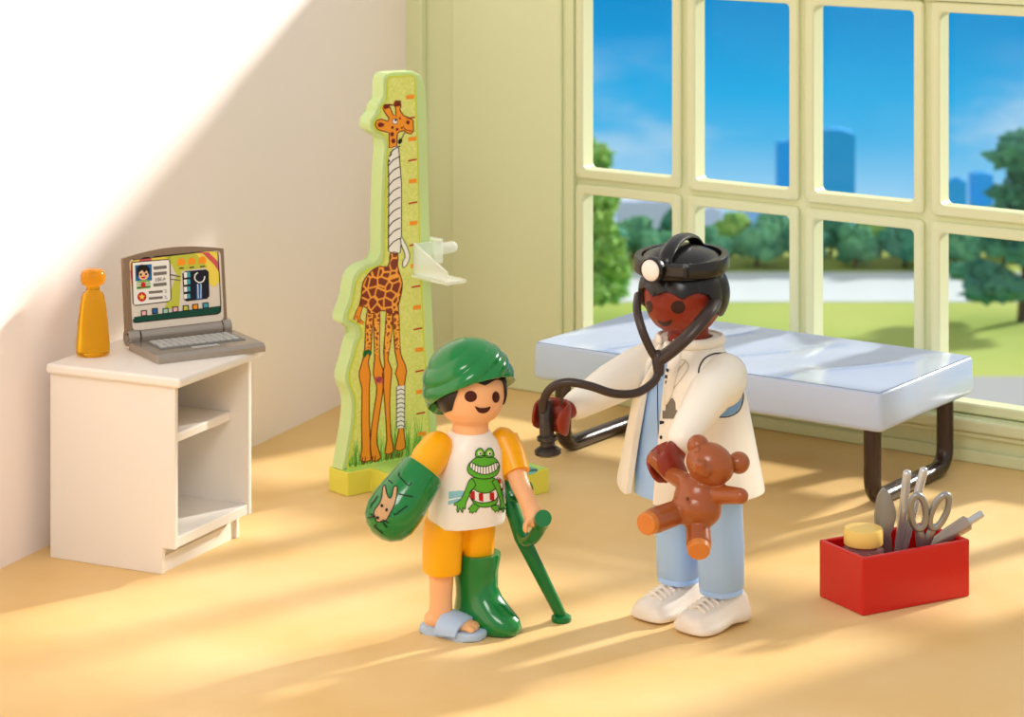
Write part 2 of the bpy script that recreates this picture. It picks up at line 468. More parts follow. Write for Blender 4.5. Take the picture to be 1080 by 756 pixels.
# ================================================================ SKY AND LIGHT
w = bpy.data.worlds.new('sky'); S.world = w; w.use_nodes = True; nt = w.node_tree; nt.nodes.clear()
def N(t, **k):
    n = nt.nodes.new(t)
    for a, b in k.items(): setattr(n, a, b)
    return n
out = N('ShaderNodeOutputWorld'); bg = N('ShaderNodeBackground'); tc = N('ShaderNodeTexCoord'); sep = N('ShaderNodeSeparateXYZ')
nt.links.new(tc.outputs['Generated'], sep.inputs[0])
mr = N('ShaderNodeMapRange'); mr.inputs['From Min'].default_value = -0.25; mr.inputs['From Max'].default_value = 0.0
nt.links.new(sep.outputs['Z'], mr.inputs['Value'])
rp = N('ShaderNodeValToRGB'); nt.links.new(mr.outputs[0], rp.inputs['Fac'])
stops = [(0.0, (206, 224, 226)), (0.25, (214, 232, 244)), (0.34, (186, 222, 247)), (0.40, (140, 206, 246)), (0.46, (84, 186, 238)), (0.53, (40, 174, 234)), (0.61, (22, 156, 222)), (0.69, (8, 140, 208)), (1.0, (8, 112, 182))]
while len(rp.color_ramp.elements) < len(stops): rp.color_ramp.elements.new(0.5)
for e, (p_, c_) in zip(rp.color_ramp.elements, stops): e.position = p_; e.color = lin(c_)
# clouds
mp = N('ShaderNodeMapping'); mp.inputs['Scale'].default_value = (9, 9, 20); mp.inputs['Location'].default_value = (0.6, 0.2, 0.35)
nt.links.new(tc.outputs['Generated'], mp.inputs['Vector'])
nz = N('ShaderNodeTexNoise'); nz.inputs['Scale'].default_value = 1.6; nz.inputs['Detail'].default_value = 6; nz.inputs['Roughness'].default_value = 0.5
nt.links.new(mp.outputs[0], nz.inputs['Vector'])
cm = N('ShaderNodeMapRange', interpolation_type='SMOOTHSTEP'); cm.inputs['From Min'].default_value = 0.45; cm.inputs['From Max'].default_value = 0.72; cm.inputs['To Max'].default_value = 0.75
nt.links.new(nz.outputs['Fac'], cm.inputs['Value'])
el = N('ShaderNodeValToRGB'); nt.links.new(mr.outputs[0], el.inputs['Fac'])
el.color_ramp.elements[0].position = 0.36; el.color_ramp.elements[0].color = (0, 0, 0, 1); el.color_ramp.elements[1].position = 0.62; el.color_ramp.elements[1].color = (0, 0, 0, 1)
e = el.color_ramp.elements.new(0.49); e.color = (1, 1, 1, 1)
mu = N('ShaderNodeMath', operation='MULTIPLY'); nt.links.new(cm.outputs[0], mu.inputs[0]); nt.links.new(el.outputs['Color'], mu.inputs[1])
m1 = N('ShaderNodeMix', data_type='RGBA'); nt.links.new(mu.outputs[0], m1.inputs['Factor']); nt.links.new(rp.outputs['Color'], m1.inputs['A']); m1.inputs['B'].default_value = lin((216, 234, 246))
# pale fill glow added overhead and behind to keep room light neutral
ov = N('ShaderNodeMapRange', interpolation_type='SMOOTHSTEP'); ov.inputs['From Min'].default_value = 0.02; ov.inputs['From Max'].default_value = 0.35
nt.links.new(sep.outputs['Z'], ov.inputs['Value'])
ob = N('ShaderNodeMapRange', interpolation_type='SMOOTHSTEP'); ob.inputs['From Min'].default_value = 0.55; ob.inputs['From Max'].default_value = 0.1
nt.links.new(sep.outputs['Y'], ob.inputs['Value'])
mxx = N('ShaderNodeMath', operation='MAXIMUM'); nt.links.new(ov.outputs[0], mxx.inputs[0]); nt.links.new(ob.outputs[0], mxx.inputs[1])
m2 = N('ShaderNodeMix', data_type='RGBA'); nt.links.new(mxx.outputs[0], m2.inputs['Factor']); nt.links.new(m1.outputs['Result'], m2.inputs['A'])
WS = 0.67
m2.inputs['B'].default_value = (WS * 1.0, WS * 0.985, WS * 0.98, 1)
nt.links.new(m2.outputs['Result'], bg.inputs['Color']); bg.inputs['Strength'].default_value = 1.0
nt.links.new(bg.outputs[0], out.inputs['Surface'])

sd = bpy.data.lights.new('sun', 'SUN'); sd.energy = 5.6; sd.angle = R(4.0); sd.color = (1.0, 0.96, 0.90)
so = bpy.data.objects.new('sun', sd); COL.objects.link(so)
so.rotation_euler = V((-0.78, -0.626, -0.44)).to_track_quat('-Z', 'Y').to_euler(); so.location = (8, 20, 8)
def area(name, loc, target, size, power, color):
    d = bpy.data.lights.new(name, 'AREA'); d.shape = 'RECTANGLE'; d.size, d.size_y = size; d.energy = power; d.color = color
    o = bpy.data.objects.new(name, d); COL.objects.link(o); o.location = loc
    o.rotation_euler = (V(target) - V(loc)).to_track_quat('-Z', 'Y').to_euler(); return o
area('softbox', (-1.0, 5.5, 5.6), (0.3, 12.2, 0.7), (2.6, 1.8), 170, (1.0, 0.97, 0.92))

cd = bpy.data.cameras.new('camera'); cam = bpy.data.objects.new('camera', cd); COL.objects.link(cam); S.camera = cam
cam.location = CAM; cam.rotation_euler = (R(90), 0, 0)
cd.sensor_width = 36; cd.sensor_fit = 'HORIZONTAL'; cd.lens = 36 * F / 1080; cd.shift_x = 0; cd.shift_y = -612 / 1080; cd.clip_end = 600
cd.dof.use_dof = True; cd.dof.focus_distance = 12.0; cd.dof.aperture_fstop = 3.2
S.view_settings.view_transform = 'Standard'; S.view_settings.look = 'None'; S.view_settings.exposure = 0.0; S.view_settings.gamma = 1.0; S.view_settings.use_curve_mapping = False
# ================================================================ SIDE CABINET
m_white = mat('white_plastic', (238, 231, 222), 0.4, spec=0.4)
K = V((-1.583, 12.468, 0)); YAW_C = math.degrees(math.atan2(0.901, 0.434))      # local x runs along the open front, local y runs back
# local frame: x = along the open front (0.434, 0.901), y = towards the back (-0.901, 0.434)
cab = thing('side_cabinet', 'white open-fronted side cabinet with one inner shelf standing against the left wall', 'cabinet', K, YAW_C)
CW, CD, CH = 0.69, 0.71, 0.938
b = MB()
b.prism([V((0, 0, 0.125)), V((0, 0.07, 0.125)), V((0, 0.07, 0)), V((0, CD, 0)), V((0, CD, CH - 0.045)), V((0, 0, CH - 0.045))], (0.028, 0, 0))
b.build('side_panel', m_white, cab, smooth=False, bevel=0.004)
b = MB()
b.prism([V((CW, 0, 0.125)), V((CW, 0.07, 0.125)), V((CW, 0.07, 0)), V((CW, CD, 0)), V((CW, CD, CH - 0.045)), V((CW, 0, CH - 0.045))], (-0.028, 0, 0))
b.build('side_panel', m_white, cab, smooth=False, bevel=0.004)
b = MB(); b.box((CW / 2, CD - 0.012, CH / 2), (CW - 0.056, 0.024, CH - 0.06)); b.build('back_panel', m_white, cab, smooth=False)
b = MB(); b.box((CW / 2 - 0.0, (CD - 0.03) / 2 - 0.005, CH - 0.0225), (CW + 0.06, CD + 0.05, 0.045), bevel=0.012); b.build('top', m_white, cab, smooth=False)
b = MB(); b.box((CW / 2, (CD - 0.024) / 2 + 0.002, 0.152), (CW - 0.056, CD - 0.03, 0.05)); b.build('bottom_board', m_white, cab, smooth=False, bevel=0.004)
b = MB(); b.box((CW / 2, (CD - 0.024) / 2 + 0.05, 0.60), (CW - 0.056, CD - 0.13, 0.045)); b.build('shelf', m_white, cab, smooth=False, bevel=0.008)
b = MB(); b.prism([V((0.028, 0.085, 0.0)), V((CW - 0.028, 0.085, 0)), V((CW - 0.028, 0.085, 0.105)), V((CW - 0.07, 0.085, 0.1)), V((CW - 0.11, 0.085, 0.075)), V((0.028, 0.085, 0.075))], (0, 0.02, 0))
b.build('plinth', m_white, cab, smooth=False)
b = MB(); b.box((CW / 2, 0.115, 0.062), (CW - 0.056, 0.02, 0.122)); b.build('plinth_backing', m_white, cab, smooth=False)

# ================================================================ LAPTOP
TOPZ = CH
m_lap = mat('laptop_grey', (168, 158, 146), 0.27, metal=0.55, spec=0.5, bump=0.05, bscale=200)
m_lapd = mat('laptop_bezel', (140, 116, 92), 0.35, metal=0.15)
FL = V((-1.698, 12.73, TOPZ))
yl = math.degrees(math.atan2(0.29, 0.489))
lap = thing('laptop', 'open grey laptop with a patient record on its screen, on the white cabinet', 'laptop', FL, yl)
LW, LDp, LH = 0.57, 0.395, 0.042
b = MB()
prof = [(0.0, 0.0), (0.0, 0.026), (0.022, LH), (LDp - 0.03, LH), (LDp - 0.03, 0.0)]
b.prism([V((0, y, z)) for y, z in prof], (LW, 0, 0), bevel=0.005)
b.build('base', m_lap, lap, smooth=False)
# keyboard well and keys
m_key = mat('key_grey', (186, 186, 182), 0.35); m_key2 = mat('key_well', (110, 108, 104), 0.4)
b = MB(); b.box((LW / 2 + 0.005, 0.21, LH + 0.001), (LW - 0.12, 0.19, 0.004), bevel=0.001); b.build('keyboard', m_key2, lap, smooth=False)
kb = MB()
for r_ in range(4):
    n = 12
    for k in range(n):
        x = 0.075 + (LW - 0.15) * (k + 0.5) / n + (0.004 * (r_ % 2)); y = 0.155 + 0.042 * r_
        kb.box((x, y, LH + 0.006), ((LW - 0.15) / n - 0.006, 0.034, 0.008), bevel=0.0015, seg=1)
kb.build('key_field', m_key, lap, smooth=False)['kind'] = 'stuff'
b = MB(); b.box((LW / 2, 0.085, LH + 0.001), (0.14, 0.03, 0.004), bevel=0.001); b.build('touchpad_button', m_key, lap, smooth=False)
hz = 0.058
b = MB(); b.tube([(0.065, LDp - 0.01, hz), (LW - 0.07, LDp - 0.01, hz)], 0.036, 24, round_ends=False); b.build('hinge', m_lap, lap)
for xa, xb in ((-0.004, 0.058), (LW - 0.065, LW - 0.018)):
    b = MB(); b.lathe([(0.018, 0), (0.018, 0.004), (0.03, 0.004), (0.04, 0.0), (0.041, 0.006), (0.041, xb - xa - 0.004), (0.034, xb - xa), (0.0001, xb - xa)],
                      Matrix.Translation((xa, LDp - 0.01, hz)) @ Matrix.Rotation(R(90), 4, 'Y'), 24); b.build('hinge_cap', m_lap, lap)
tl = R(7)
SM = Matrix.Translation((0, LDp - 0.01, hz)) @ Matrix.Rotation(-tl, 4, 'X')
SH = 0.40; LL = 0.545; LO = -0.008
def scr(x, z, y=0.0): return SM @ V((x + LO, y, z))
lid = MB()
top = [(x, SH - 0.012 + 0.030 * sin(PI * x / LL)) for x in [LL * k / 14 for k in range(15)]]
outl = [(0.0, 0.02)] + [(x if 0 < i < 14 else x, z) for i, (x, z) in enumerate(top)] + [(LL, 0.02)]
lid.prism([scr(x, z, -0.014) for x, z in outl], (SM.to_3x3() @ V((0, 0.032, 0))), bevel=0.006)
lid.build('lid', m_lapd, lap, smooth=False)
sp = MB()
def rrect(x0, x1, z0, z1, r, n=5):
    o = []
    for (cx, cz, a0) in ((x1 - r, z1 - r, 0), (x0 + r, z1 - r, 90), (x0 + r, z0 + r, 180), (x1 - r, z0 + r, 270)):
        for k in range(n): an = R(a0 + 90 * k / (n - 1)); o.append((cx + r * cos(an), cz + r * sin(an)))
    return o
sp.prism([scr(x, z, -0.018) for x, z in rrect(0.033, LL - 0.022, 0.033, SH - 0.02, 0.022)], SM.to_3x3() @ V((0, 0.005, 0)))
scro = sp.build('screen', mat('screen_panel', (224, 212, 196), 0.3), lap, smooth=False)
I = lambda n, c, r=0.4: mat('ink_' + n, c, r, spec=0.3)
KS = lambda x, y: (120 + x / 7.5615, 250 + y / 7.5615)
ik = Ink(KS)
W_, BK, GRN, YLG = I('white', (240, 236, 226)), I('black', (28, 22, 20)), I('pine', (16, 74, 56)), I('olive', (196, 196, 70))
ORG, RED, BLU, YEL = I('orange', (246, 150, 36)), I('red', (200, 40, 40)), I('blue', (30, 100, 160)), I('yellow', (240, 214, 84))
PINK, SKN, TEAL, GRY, NAVY = I('pink', (206, 90, 90)), I('skin', (244, 196, 150)), I('teal', (70, 160, 176)), I('grey', (120, 112, 104)), I('navy', (24, 26, 40))
ik.fill(YEL, [(135, 185), (290, 165), (450, 152), (460, 200), (150, 215), (140, 260)], 1)
ik.fill(YLG, [(400, 150), (700, 112), (760, 240), (540, 270), (520, 560), (400, 580), (500, 300), (450, 200)], 1)
ik.fill(ORG, [(118, 200), (150, 190), (150, 330), (130, 420)], 1)
ik.fill(YEL, [(640, 118), (828, 100), (838, 240), (850, 350), (795, 405), (745, 350), (740, 230)], 2)
ik.fill(PINK, [(695, 118), (745, 110), (835, 200), (842, 285), (800, 220)], 3)
ik.fill(PINK, [(205, 178), (300, 164), (300, 185), (205, 198)], 2); ik.fill(PINK, [(118, 270), (140, 262), (145, 350), (124, 362)], 2)
ik.fill(GRN, [(138, 640), (852, 548), (852, 598), (826, 614), (160, 680)], 2)
ik.line(BK, [(120, 200), (132, 183), (420, 150), (815, 105), (828, 118), (842, 340), (852, 540), (850, 596), (826, 612), (480, 648), (170, 682), (142, 668), (130, 520), (120, 220)], 0.9, 5, True, 1)
ik.fill(W_, [(150, 205), (440, 178), (452, 510), (160, 545)], 3)
ik.line(BK, [(140, 210), (152, 200), (430, 178), (445, 190), (455, 490), (440, 512), (170, 545), (152, 530)], 0.9, 4, True, 1)
ik.fill(BLU, [(168, 225), (300, 215), (303, 345), (172, 352)], 4)
ik.fill(SKN, oval(234, 300, 42, 42), 5)
ik.fill(BK, [(182, 300), (180, 245), (215, 218), (260, 222), (285, 250), (284, 300), (270, 290), (262, 262), (240, 285), (225, 262), (200, 280), (196, 320), (186, 318)], 6)
ik.fill(BK, oval(214, 298, 9, 10, 10), 7); ik.fill(BK, oval(254, 295, 9, 10, 10), 7); ik.fill(RED, [(214, 316), (254, 313), (245, 328), (224, 330)], 7)
ik.fill(I('leaf', (130, 176, 84)), [(180, 362), (205, 345), (265, 340), (290, 352), (292, 405), (182, 418)], 5)
for k in range(3): ik.fill(W_ if k < 2 else GRN, [(182, 368 + 17 * k), (290, 358 + 17 * k), (290, 364 + 17 * k), (182, 375 + 17 * k)], 6)
ik.fill(RED, oval(232, 380, 20, 22, 12), 7)
for y in (245, 292, 380): ik.fill(GRY, [(312, y - 10), (418, y - 20), (420, y + 5), (316, y + 16)], 5)
for y in (440, 488): ik.fill(GRY, [(275, y - 8), (388, y - 18), (388, y + 2), (278, y + 12)], 5)
for y in (432, 480): ik.line(BK, [(400, y - 12), (418, y - 12), (404, y + 10), (424, y + 6)], 0.6, 5, smooth=1)
# the four letters LOLA
ik.line(BK, [(336, 325), (330, 352), (345, 350)], 0.7, 5, smooth=1)
ik.line(BK, oval(356, 337, 7, 12, 10), 0.7, 5, True, 1)
ik.line(BK, [(376, 320), (372, 347), (384, 345)], 0.7, 5, smooth=1)
ik.line(BK, [(390, 346), (402, 318), (408, 342)], 0.7, 5, smooth=1); ik.line(BK, [(394, 334), (406, 332)], 0.6, 5, smooth=1)
ik.fill(RED, oval(222, 476, 36, 38), 5)
ik.fill(YEL, [(222 + (26 if k % 2 == 0 else 12) * sin(k * PI / 5), 476 - (26 if k % 2 == 0 else 12) * cos(k * PI / 5)) for k in range(10)], 6)
ik.fill(NAVY, [(545, 290), (570, 272), (735, 258), (755, 275), (762, 470), (742, 492), (580, 512), (558, 500)], 3)
for k in range(4):
    ik.fill(W_, [(556, 282 + k * 58), (582, 279 + k * 58), (584, 322 + k * 56), (560, 325 + k * 56)], 4)
    ik.fill(TEAL, [(585, 279 + k * 58), (606, 276 + k * 58), (610, 318 + k * 56), (588, 321 + k * 56)], 4)
ik.fill(BLU, [(655, 375), (700, 370), (705, 490), (655, 496)], 4)
ik.line(W_, [(668, 282), (645, 305), (648, 340), (680, 362), (712, 348), (724, 312)], 1.3, 5)
ik.line(W_, [(668, 375), (672, 490)], 0.8, 5, smooth=1); ik.line(W_, [(694, 375), (692, 488)], 0.6, 5, smooth=1)
for x in (538, 620, 705):
    ik.fill(ORG, [(x - 28, 175 + (705 - x) * 0.08), (x - 20, 160 + (705 - x) * 0.08), (x + 10, 152 + (705 - x) * 0.08), (x + 28, 170 + (705 - x) * 0.08), (x + 30, 206 + (705 - x) * 0.08), (x - 28, 214 + (705 - x) * 0.08)], 3)
    ik.fill(BK, [(x - 18, 232 + (705 - x) * 0.08), (x + 20, 228 + (705 - x) * 0.08), (x + 20, 236 + (705 - x) * 0.08), (x - 18, 242 + (705 - x) * 0.08)], 3)
ik.line(GRY, [(450, 300), (530, 315)], 1.5, 3, smooth=1); ik.line(GRY, [(455, 335), (530, 345)], 1.2, 3, smooth=1)
for (x, y, c) in ((238, 605, PINK), (326, 588, BLU), (411, 588, I('mint', (160, 200, 180))), (488, 575, PINK), (572, 565, YLG), (648, 555, ORG), (730, 543, TEAL)):
    ik.fill(BK, [(x - 25, y - 20), (x + 23, y - 25), (x + 26, y + 22), (x - 23, y + 27)], 5); ik.fill(c if c is not PINK else I('pale_pink', (236, 180, 176)), [(x - 17, y - 13), (x + 15, y - 17), (x + 18, y + 14), (x - 15, y + 19)], 6)
ik.put('screen_print', lap, scro, lap, off=0.0007, tol=3.0)

# ================================================================ BOTTLE
m_bot = mat('amber_plastic', (255, 196, 44), 0.07, trans=0.8, ior=1.2, spec=0.6)
m_cap = mat('amber_cap', (255, 180, 36), 0.15, trans=0.7, ior=1.25)
p = G(98, 374, TOPZ)
bt = thing('bottle', 'translucent orange bottle with a rounded stopper on the white cabinet', 'bottle', p)
b = MB(); b.lathe([(0.001, 0.0), (0.07, 0.0), (0.08, 0.006), (0.083, 0.02), (0.082, 0.06), (0.074, 0.16), (0.064, 0.24), (0.056, 0.285), (0.046, 0.305), (0.034, 0.312), (0.033, 0.335), (0.001, 0.335)], seg=48)
b.build('flask', m_bot, bt, angle=60)
b = MB(); b.lathe([(0.001, 0.336), (0.036, 0.336), (0.054, 0.346), (0.061, 0.365), (0.061, 0.39), (0.054, 0.408), (0.036, 0.418), (0.001, 0.42)], seg=40)
b.build('stopper', m_cap, bt, angle=80)

# ================================================================ HEIGHT CHART
aD = V((0.77, 0.64, 0)).normalized(); nD = V((aD.y, -aD.x, 0))
H0 = G(346.5, 492, 0.125); H0.z = 0
yh = math.degrees(math.atan2(aD.y, aD.x))
hc = thing('height_chart', 'tall lime green height chart with a bandaged giraffe beside the left wall', 'height chart', H0, yh)   # local x = along, local -y = towards the front
m_lime = mat('lime_plastic', (196, 220, 150), 0.35, spec=0.4)
m_base = mat('lime_base', (222, 216, 84), 0.35, spec=0.4)
m_print = mat('chart_print', (232, 232, 140), 0.4, vary=(206, 218, 96), vscale=90)
Lx, Ly = 0.87, 0.77
b = MB(); pl = [(0, 0), (0, -0.17), (0.15, -0.17), (0.15, -Ly), (Lx, -Ly), (Lx, 0)]
b.prism([V((x, y, 0)) for x, y in pl], (0, 0, 0.125)); base = b.build('foot', m_base, hc, smooth=False, bevel=0.006)
b = MB(); q = 0.004
b.prism([V((x, y, 0.1255)) for x, y in [(0.012, -0.012), (0.012, -0.158), (0.162, -0.158), (0.162, -Ly + 0.012), (Lx - 0.012, -Ly + 0.012), (Lx - 0.012, -0.012)]], (0, 0, 0.003))
b.build('foot_top', mat('lime_top', (178, 222, 110), 0.35), hc, smooth=False)
YF = -0.112      # front plane of the board, local y
def chart_xz(px, py):
    """photo point on the front plane of the board, in the board's own x / z"""
    o = local(hc, CAM); d = world_m(hc).to_3x3().inverted() @ (P(px, py, 1.0) - CAM)
    t_ = (YF - o.y) / d.y
    q = o + d * t_
    return (q.x, q.z)
outline = [(361.0, 496.5), (367, 463), (370.5, 437), (370, 418), (364.5, 404), (364.5, 392), (369, 377), (373, 361), (377, 352), (374, 345), (367, 342.5), (361.8, 340), (362.5, 331),
           (368, 316), (370.5, 302), (373, 292), (379, 283.5), (388, 278.5), (397, 276), (401, 270), (401.5, 255), (402, 220), (403.5, 180), (405.5, 152), (404, 146), (398, 142), (392, 138), (389.8, 131), (392, 124), (397.5, 118), (398.5, 110), (403.8, 104), (404, 88)]
sm = cr(outline, 4)
right = [(404.3, 82), (408, 77.5), (414, 76.3), (436, 75), (443.5, 79), (448, 87), (449.4, 100), (451.4, 189), (454.5, 300), (459, 410), (462.0, 478)]
xz = [chart_xz(*p_) for p_ in sm + right]
zb = 0.128
xz[0] = (xz[0][0], zb); xz[-1] = (xz[-1][0], zb)
b = MB(); b.prism([V((x, YF, z)) for x, z in xz], (0, 0.095, 0), bevel=0.008)
board = b.build('board', m_lime, hc, smooth=False)
# printed panel let into the board
inner = []
oi = [(365.5, 494.0), (371, 463), (374.5, 437), (374, 418), (368.8, 404), (368.8, 392), (373, 378), (377, 363), (381.5, 352), (378, 342), (371, 338.5), (367, 336), (367.5, 331), (372, 317), (374.5, 303), (377, 295),
      (382, 288), (390, 283), (400, 280), (405, 273), (405.5, 255), (406, 220), (407.5, 180), (409, 152), (406, 144), (400.5, 139.5), (395.5, 136), (393.8, 131), (396, 126), (401, 120), (402.5, 112), (408, 106)]
oi = cr(oi, 4) + [(408.5, 84), (411, 81), (434, 79.5), (437, 82), (439.5, 150), (442, 250), (446, 350), (450, 420), (453.6, 480.5)]
xi = [chart_xz(*p_) for p_ in oi]
b = MB(); b.prism([V((x, YF - 0.004, z)) for x, z in xi], (0, 0.0035, 0))
panel = b.build('printed_panel', m_print, hc, smooth=False)
b = MB(); xr = xi + []
ring_o = [V((x, YF - 0.0075, z)) for x, z in xi]
for q_ in stroke(xi, 0.008, True):
    vs = [V((v[0], YF - 0.006, v[1])) for v in q_]
    b.prism(vs, (0, 0.005, 0))
b.build('panel_edge', mat('lime_edge', (206, 214, 66), 0.3), hc, smooth=False)

K7 = lambda x, y: (380 + x / 6.3, 70 + y / 6.3)
K1 = lambda x, y: (360 + x / 6.873, 240 + y / 6.873)
K2 = lambda x, y: (355 + x / 4.2, 330 + y / 4.2)
K3 = lambda x, y: (340 + x / 3.15, 60 + y / 3.15)
GO, GB = I('giraffe_orange', (240, 150, 44)), I('giraffe_brown', (116, 36, 22))
m_spots = spots_mat('giraffe_patches', (128, 48, 24), (244, 164, 60), 21, 0.09)
m_spots2 = spots_mat('giraffe_leg_patches', (150, 66, 28), (246, 172, 60), 40, 0.16)
GR1, GR2 = I('grass_green', (92, 176, 70)), I('grass_lime', (158, 204, 76))
gi = Ink(K2); rnd = random.Random(11)
for i in range(150):
    x = rnd.uniform(55, 372); y = 690 - (x - 40) * 0.19 - rnd.uniform(0, 12); h = rnd.uniform(40, 190) * (0.75 if x < 230 else 1.0); le = rnd.uniform(-25, 25)
    gi.line(GR1 if rnd.random() < 0.6 else GR2, [(x, y), (x + le * 0.3, y - h * 0.5), (x + le, y - h)], rnd.uniform(1.0, 2.0), 1, smooth=2, taper=True)
for (a, b_, c, d) in (((138, 0), (128, 60), (125, 150), (118, 200)),): pass
legs = [
 [(138, -20), (128, 60), (125, 150), (118, 200), (100, 260), (103, 300), (112, 340), (110, 480), (112, 600), (106, 655), (150, 652), (150, 600), (145, 480), (145, 330), (149, 270), (140, 220), (152, 160), (157, 60), (165, -20)],
 [(164, -20), (165, 100), (168, 200), (162, 270), (178, 330), (170, 400), (155, 500), (148, 600), (160, 655), (196, 640), (178, 580), (182, 500), (200, 380), (208, 300), (205, 250), (190, 200), (190, 100), (190, -20)],
 [(222, -20), (215, 80), (208, 170), (212, 230), (203, 270), (205, 310), (213, 400), (222, 560), (214, 622), (252, 612), (240, 540), (235, 400), (240, 300), (244, 250), (228, 210), (232, 170), (245, 80), (245, -20)],
 [(250, -20), (253, 80), (258, 170), (270, 230), (260, 270), (275, 320), (275, 520), (258, 605), (304, 598), (297, 520), (300, 320), (309, 260), (300, 220), (283, 180), (278, 80), (273, -20)]]
for lg in legs: gi.shape(GO, GB, lg, 1.1, 2, smooth=2)
up = [[(138, -20), (129, 60), (127, 150), (146, 155), (156, 60), (164, -20)], [(166, -20), (167, 100), (169, 185), (187, 185), (189, 100), (190, -20)],
      [(222, -20), (216, 80), (210, 180), (230, 180), (244, 80), (245, -20)], [(250, -20), (254, 80), (260, 160), (281, 165), (277, 80), (273, -20)]]
for u_ in up: gi.fill(m_spots2, u_, 4)
gi.fill(W_, [(265, 325), (301, 320), (300, 508), (265, 512)], 4)
for k in range(9): gi.line(BK, [(265, 345 + k * 20), (285, 336 + k * 20), (300, 344 + k * 20)], 0.8, 5, smooth=2)
gi.line(BK, [(265, 325), (301, 320), (300, 508), (265, 512)], 0.7, 5, True, 1)
for x in (115, 128, 160, 172, 220, 232, 244, 268, 280, 292): gi.line(GB, [(x, 640 - (x - 110) * 0.14), (x - 5, 672 - (x - 110) * 0.2)], 0.9, 5, smooth=1)
gi.fill(I('bow_green', (24, 100, 50)), [(118, 170), (140, 160), (156, 172), (150, 190), (136, 180), (124, 200), (116, 188)], 5)
gi.fill(PINK, oval(186, 296, 20, 16), 5); gi.line(BK, [(174, 292), (184, 302), (198, 290), (188, 286), (180, 298)], 0.7, 6)
gi.k = K1
body = [(355, 185), (350, 240), (330, 285), (280, 280), (220, 310), (170, 370), (148, 430), (145, 500), (130, 565), (160, 570), (190, 590), (200, 620), (240, 620), (275, 602), (325, 605), (345, 620), (410, 620), (412, 560), (432, 480), (440, 400), (420, 330), (405, 270), (408, 185)]
gi.shape(m_spots, GB, body, 1.1, 5, smooth=2)
gi.shape(GO, GB, [(128, 562), (110, 600), (85, 665), (96, 670), (108, 640), (104, 690), (114, 690), (120, 650), (128, 690), (138, 680), (134, 640), (146, 600), (158, 566)], 0.7, 5, smooth=1)
gi.shape(W_, BK, [(430, 60), (470, 130), (492, 190), (488, 240), (455, 290), (440, 270), (448, 235), (460, 215), (452, 170), (430, 120)], 0.8, 6, smooth=2)
gi.k = K7
head = [(190, 540), (190, 440), (150, 430), (115, 420), (97, 390), (105, 360), (140, 350), (180, 365), (190, 345), (165, 310), (145, 270), (155, 250), (185, 250), (200, 280), (215, 320), (235, 330), (235, 280), (222, 250), (232, 228), (265, 230), (268, 260), (262, 290), (285, 325), (320, 340), (350, 360), (352, 430), (335, 450), (305, 440), (290, 425), (255, 435), (245, 450), (240, 540)]
gi.shape(GO, GB, head, 1.1, 4, smooth=1)
gi.fill(GB, [(148, 262), (160, 250), (184, 252), (192, 275), (160, 285)], 6); gi.fill(GB, [(226, 244), (240, 230), (264, 234), (266, 262), (232, 268)], 6)
gi.fill(GB, [(112, 382), (130, 370), (160, 382), (150, 400), (122, 404)], 6)
for (x, y, r_) in ((212, 405, 9), (243, 418, 9), (210, 450, 13), (218, 495, 14), (315, 372, 12), (275, 408, 6), (262, 345, 7)): gi.fill(GB, oval(x, y, r_, r_ * 1.2, 10), 6)
gi.fill(W_, oval(229, 364, 17, 19), 6); gi.fill(BK, oval(233, 356, 8, 8, 10), 7); gi.line(GB, oval(229, 364, 17, 19), 0.5, 7, True, 1)
gi.line(GB, [(283, 395), (300, 420), (345, 430)], 0.8, 6)
gi.line(GRY, [(296, 435), (265, 495)], 1.2, 6, smooth=1); gi.fill(BK, oval(263, 497, 13, 20, 12, 0.4), 7)
gi.k = K3
band = [(215, 302), (234, 298), (252, 297), (262, 420), (262, 600), (258, 650), (238, 654), (219, 645), (220, 400)]
gi.fill(W_, band, 5); gi.line(BK, band, 0.9, 6, True, 1)
for k in range(10):
    y = 330 + k * 34; gi.line(BK, [(217, y), (235, y - 22), (258, y - 34)], 1.1, 6, smooth=2)
gi.k = lambda x, y: (x, y)
RD = I('tick_red', (186, 30, 30))
for (x, y) in ((432.4, 102.2), (434.6, 146.5), (435.2, 190.8), (435.9, 235.2), (437, 280), (439.7, 324), (442, 368.6), (443, 413), (445, 457.4)):
    gi.fill(ORG, [(x - 4.2, y - 1.6), (x + 4.2, y - 2.6), (x + 4.2, y + 1.6), (x - 4.2, y + 2.6)], 4)
for (x, y) in ((433, 124.3), (434.8, 168.7), (435.4, 213.7), (436, 258), (438.6, 302), (440.5, 346.6), (442.5, 391), (443.6, 435.5)):
    gi.fill(RD, [(x - 4.6, y + 0.2), (x + 4.6, y - 1.6), (x + 4.6, y), (x - 4.6, y + 1.8)], 4)
gi.put('giraffe_print', hc, panel, hc, off=0.0004, maxlen=12, tol=3.0)
# print on the foot
ft = Ink()
KB = lambda x, y: (530 + x / 10.8, 470 + y / 10.8)
ft.k = KB
ft.fill(I('foot_print', (120, 206, 190)), [(236, 225), (420, 265), (360, 315), (250, 330), (200, 300)], 1)
ft.line(I('foot_dark', (20, 90, 110)), [(245, 262), (290, 275), (280, 300), (345, 290), (390, 285)], 1.3, 2)
ft.put('foot_print', hc, base, hc, off=0.0035, maxlen=6, tol=3.0)

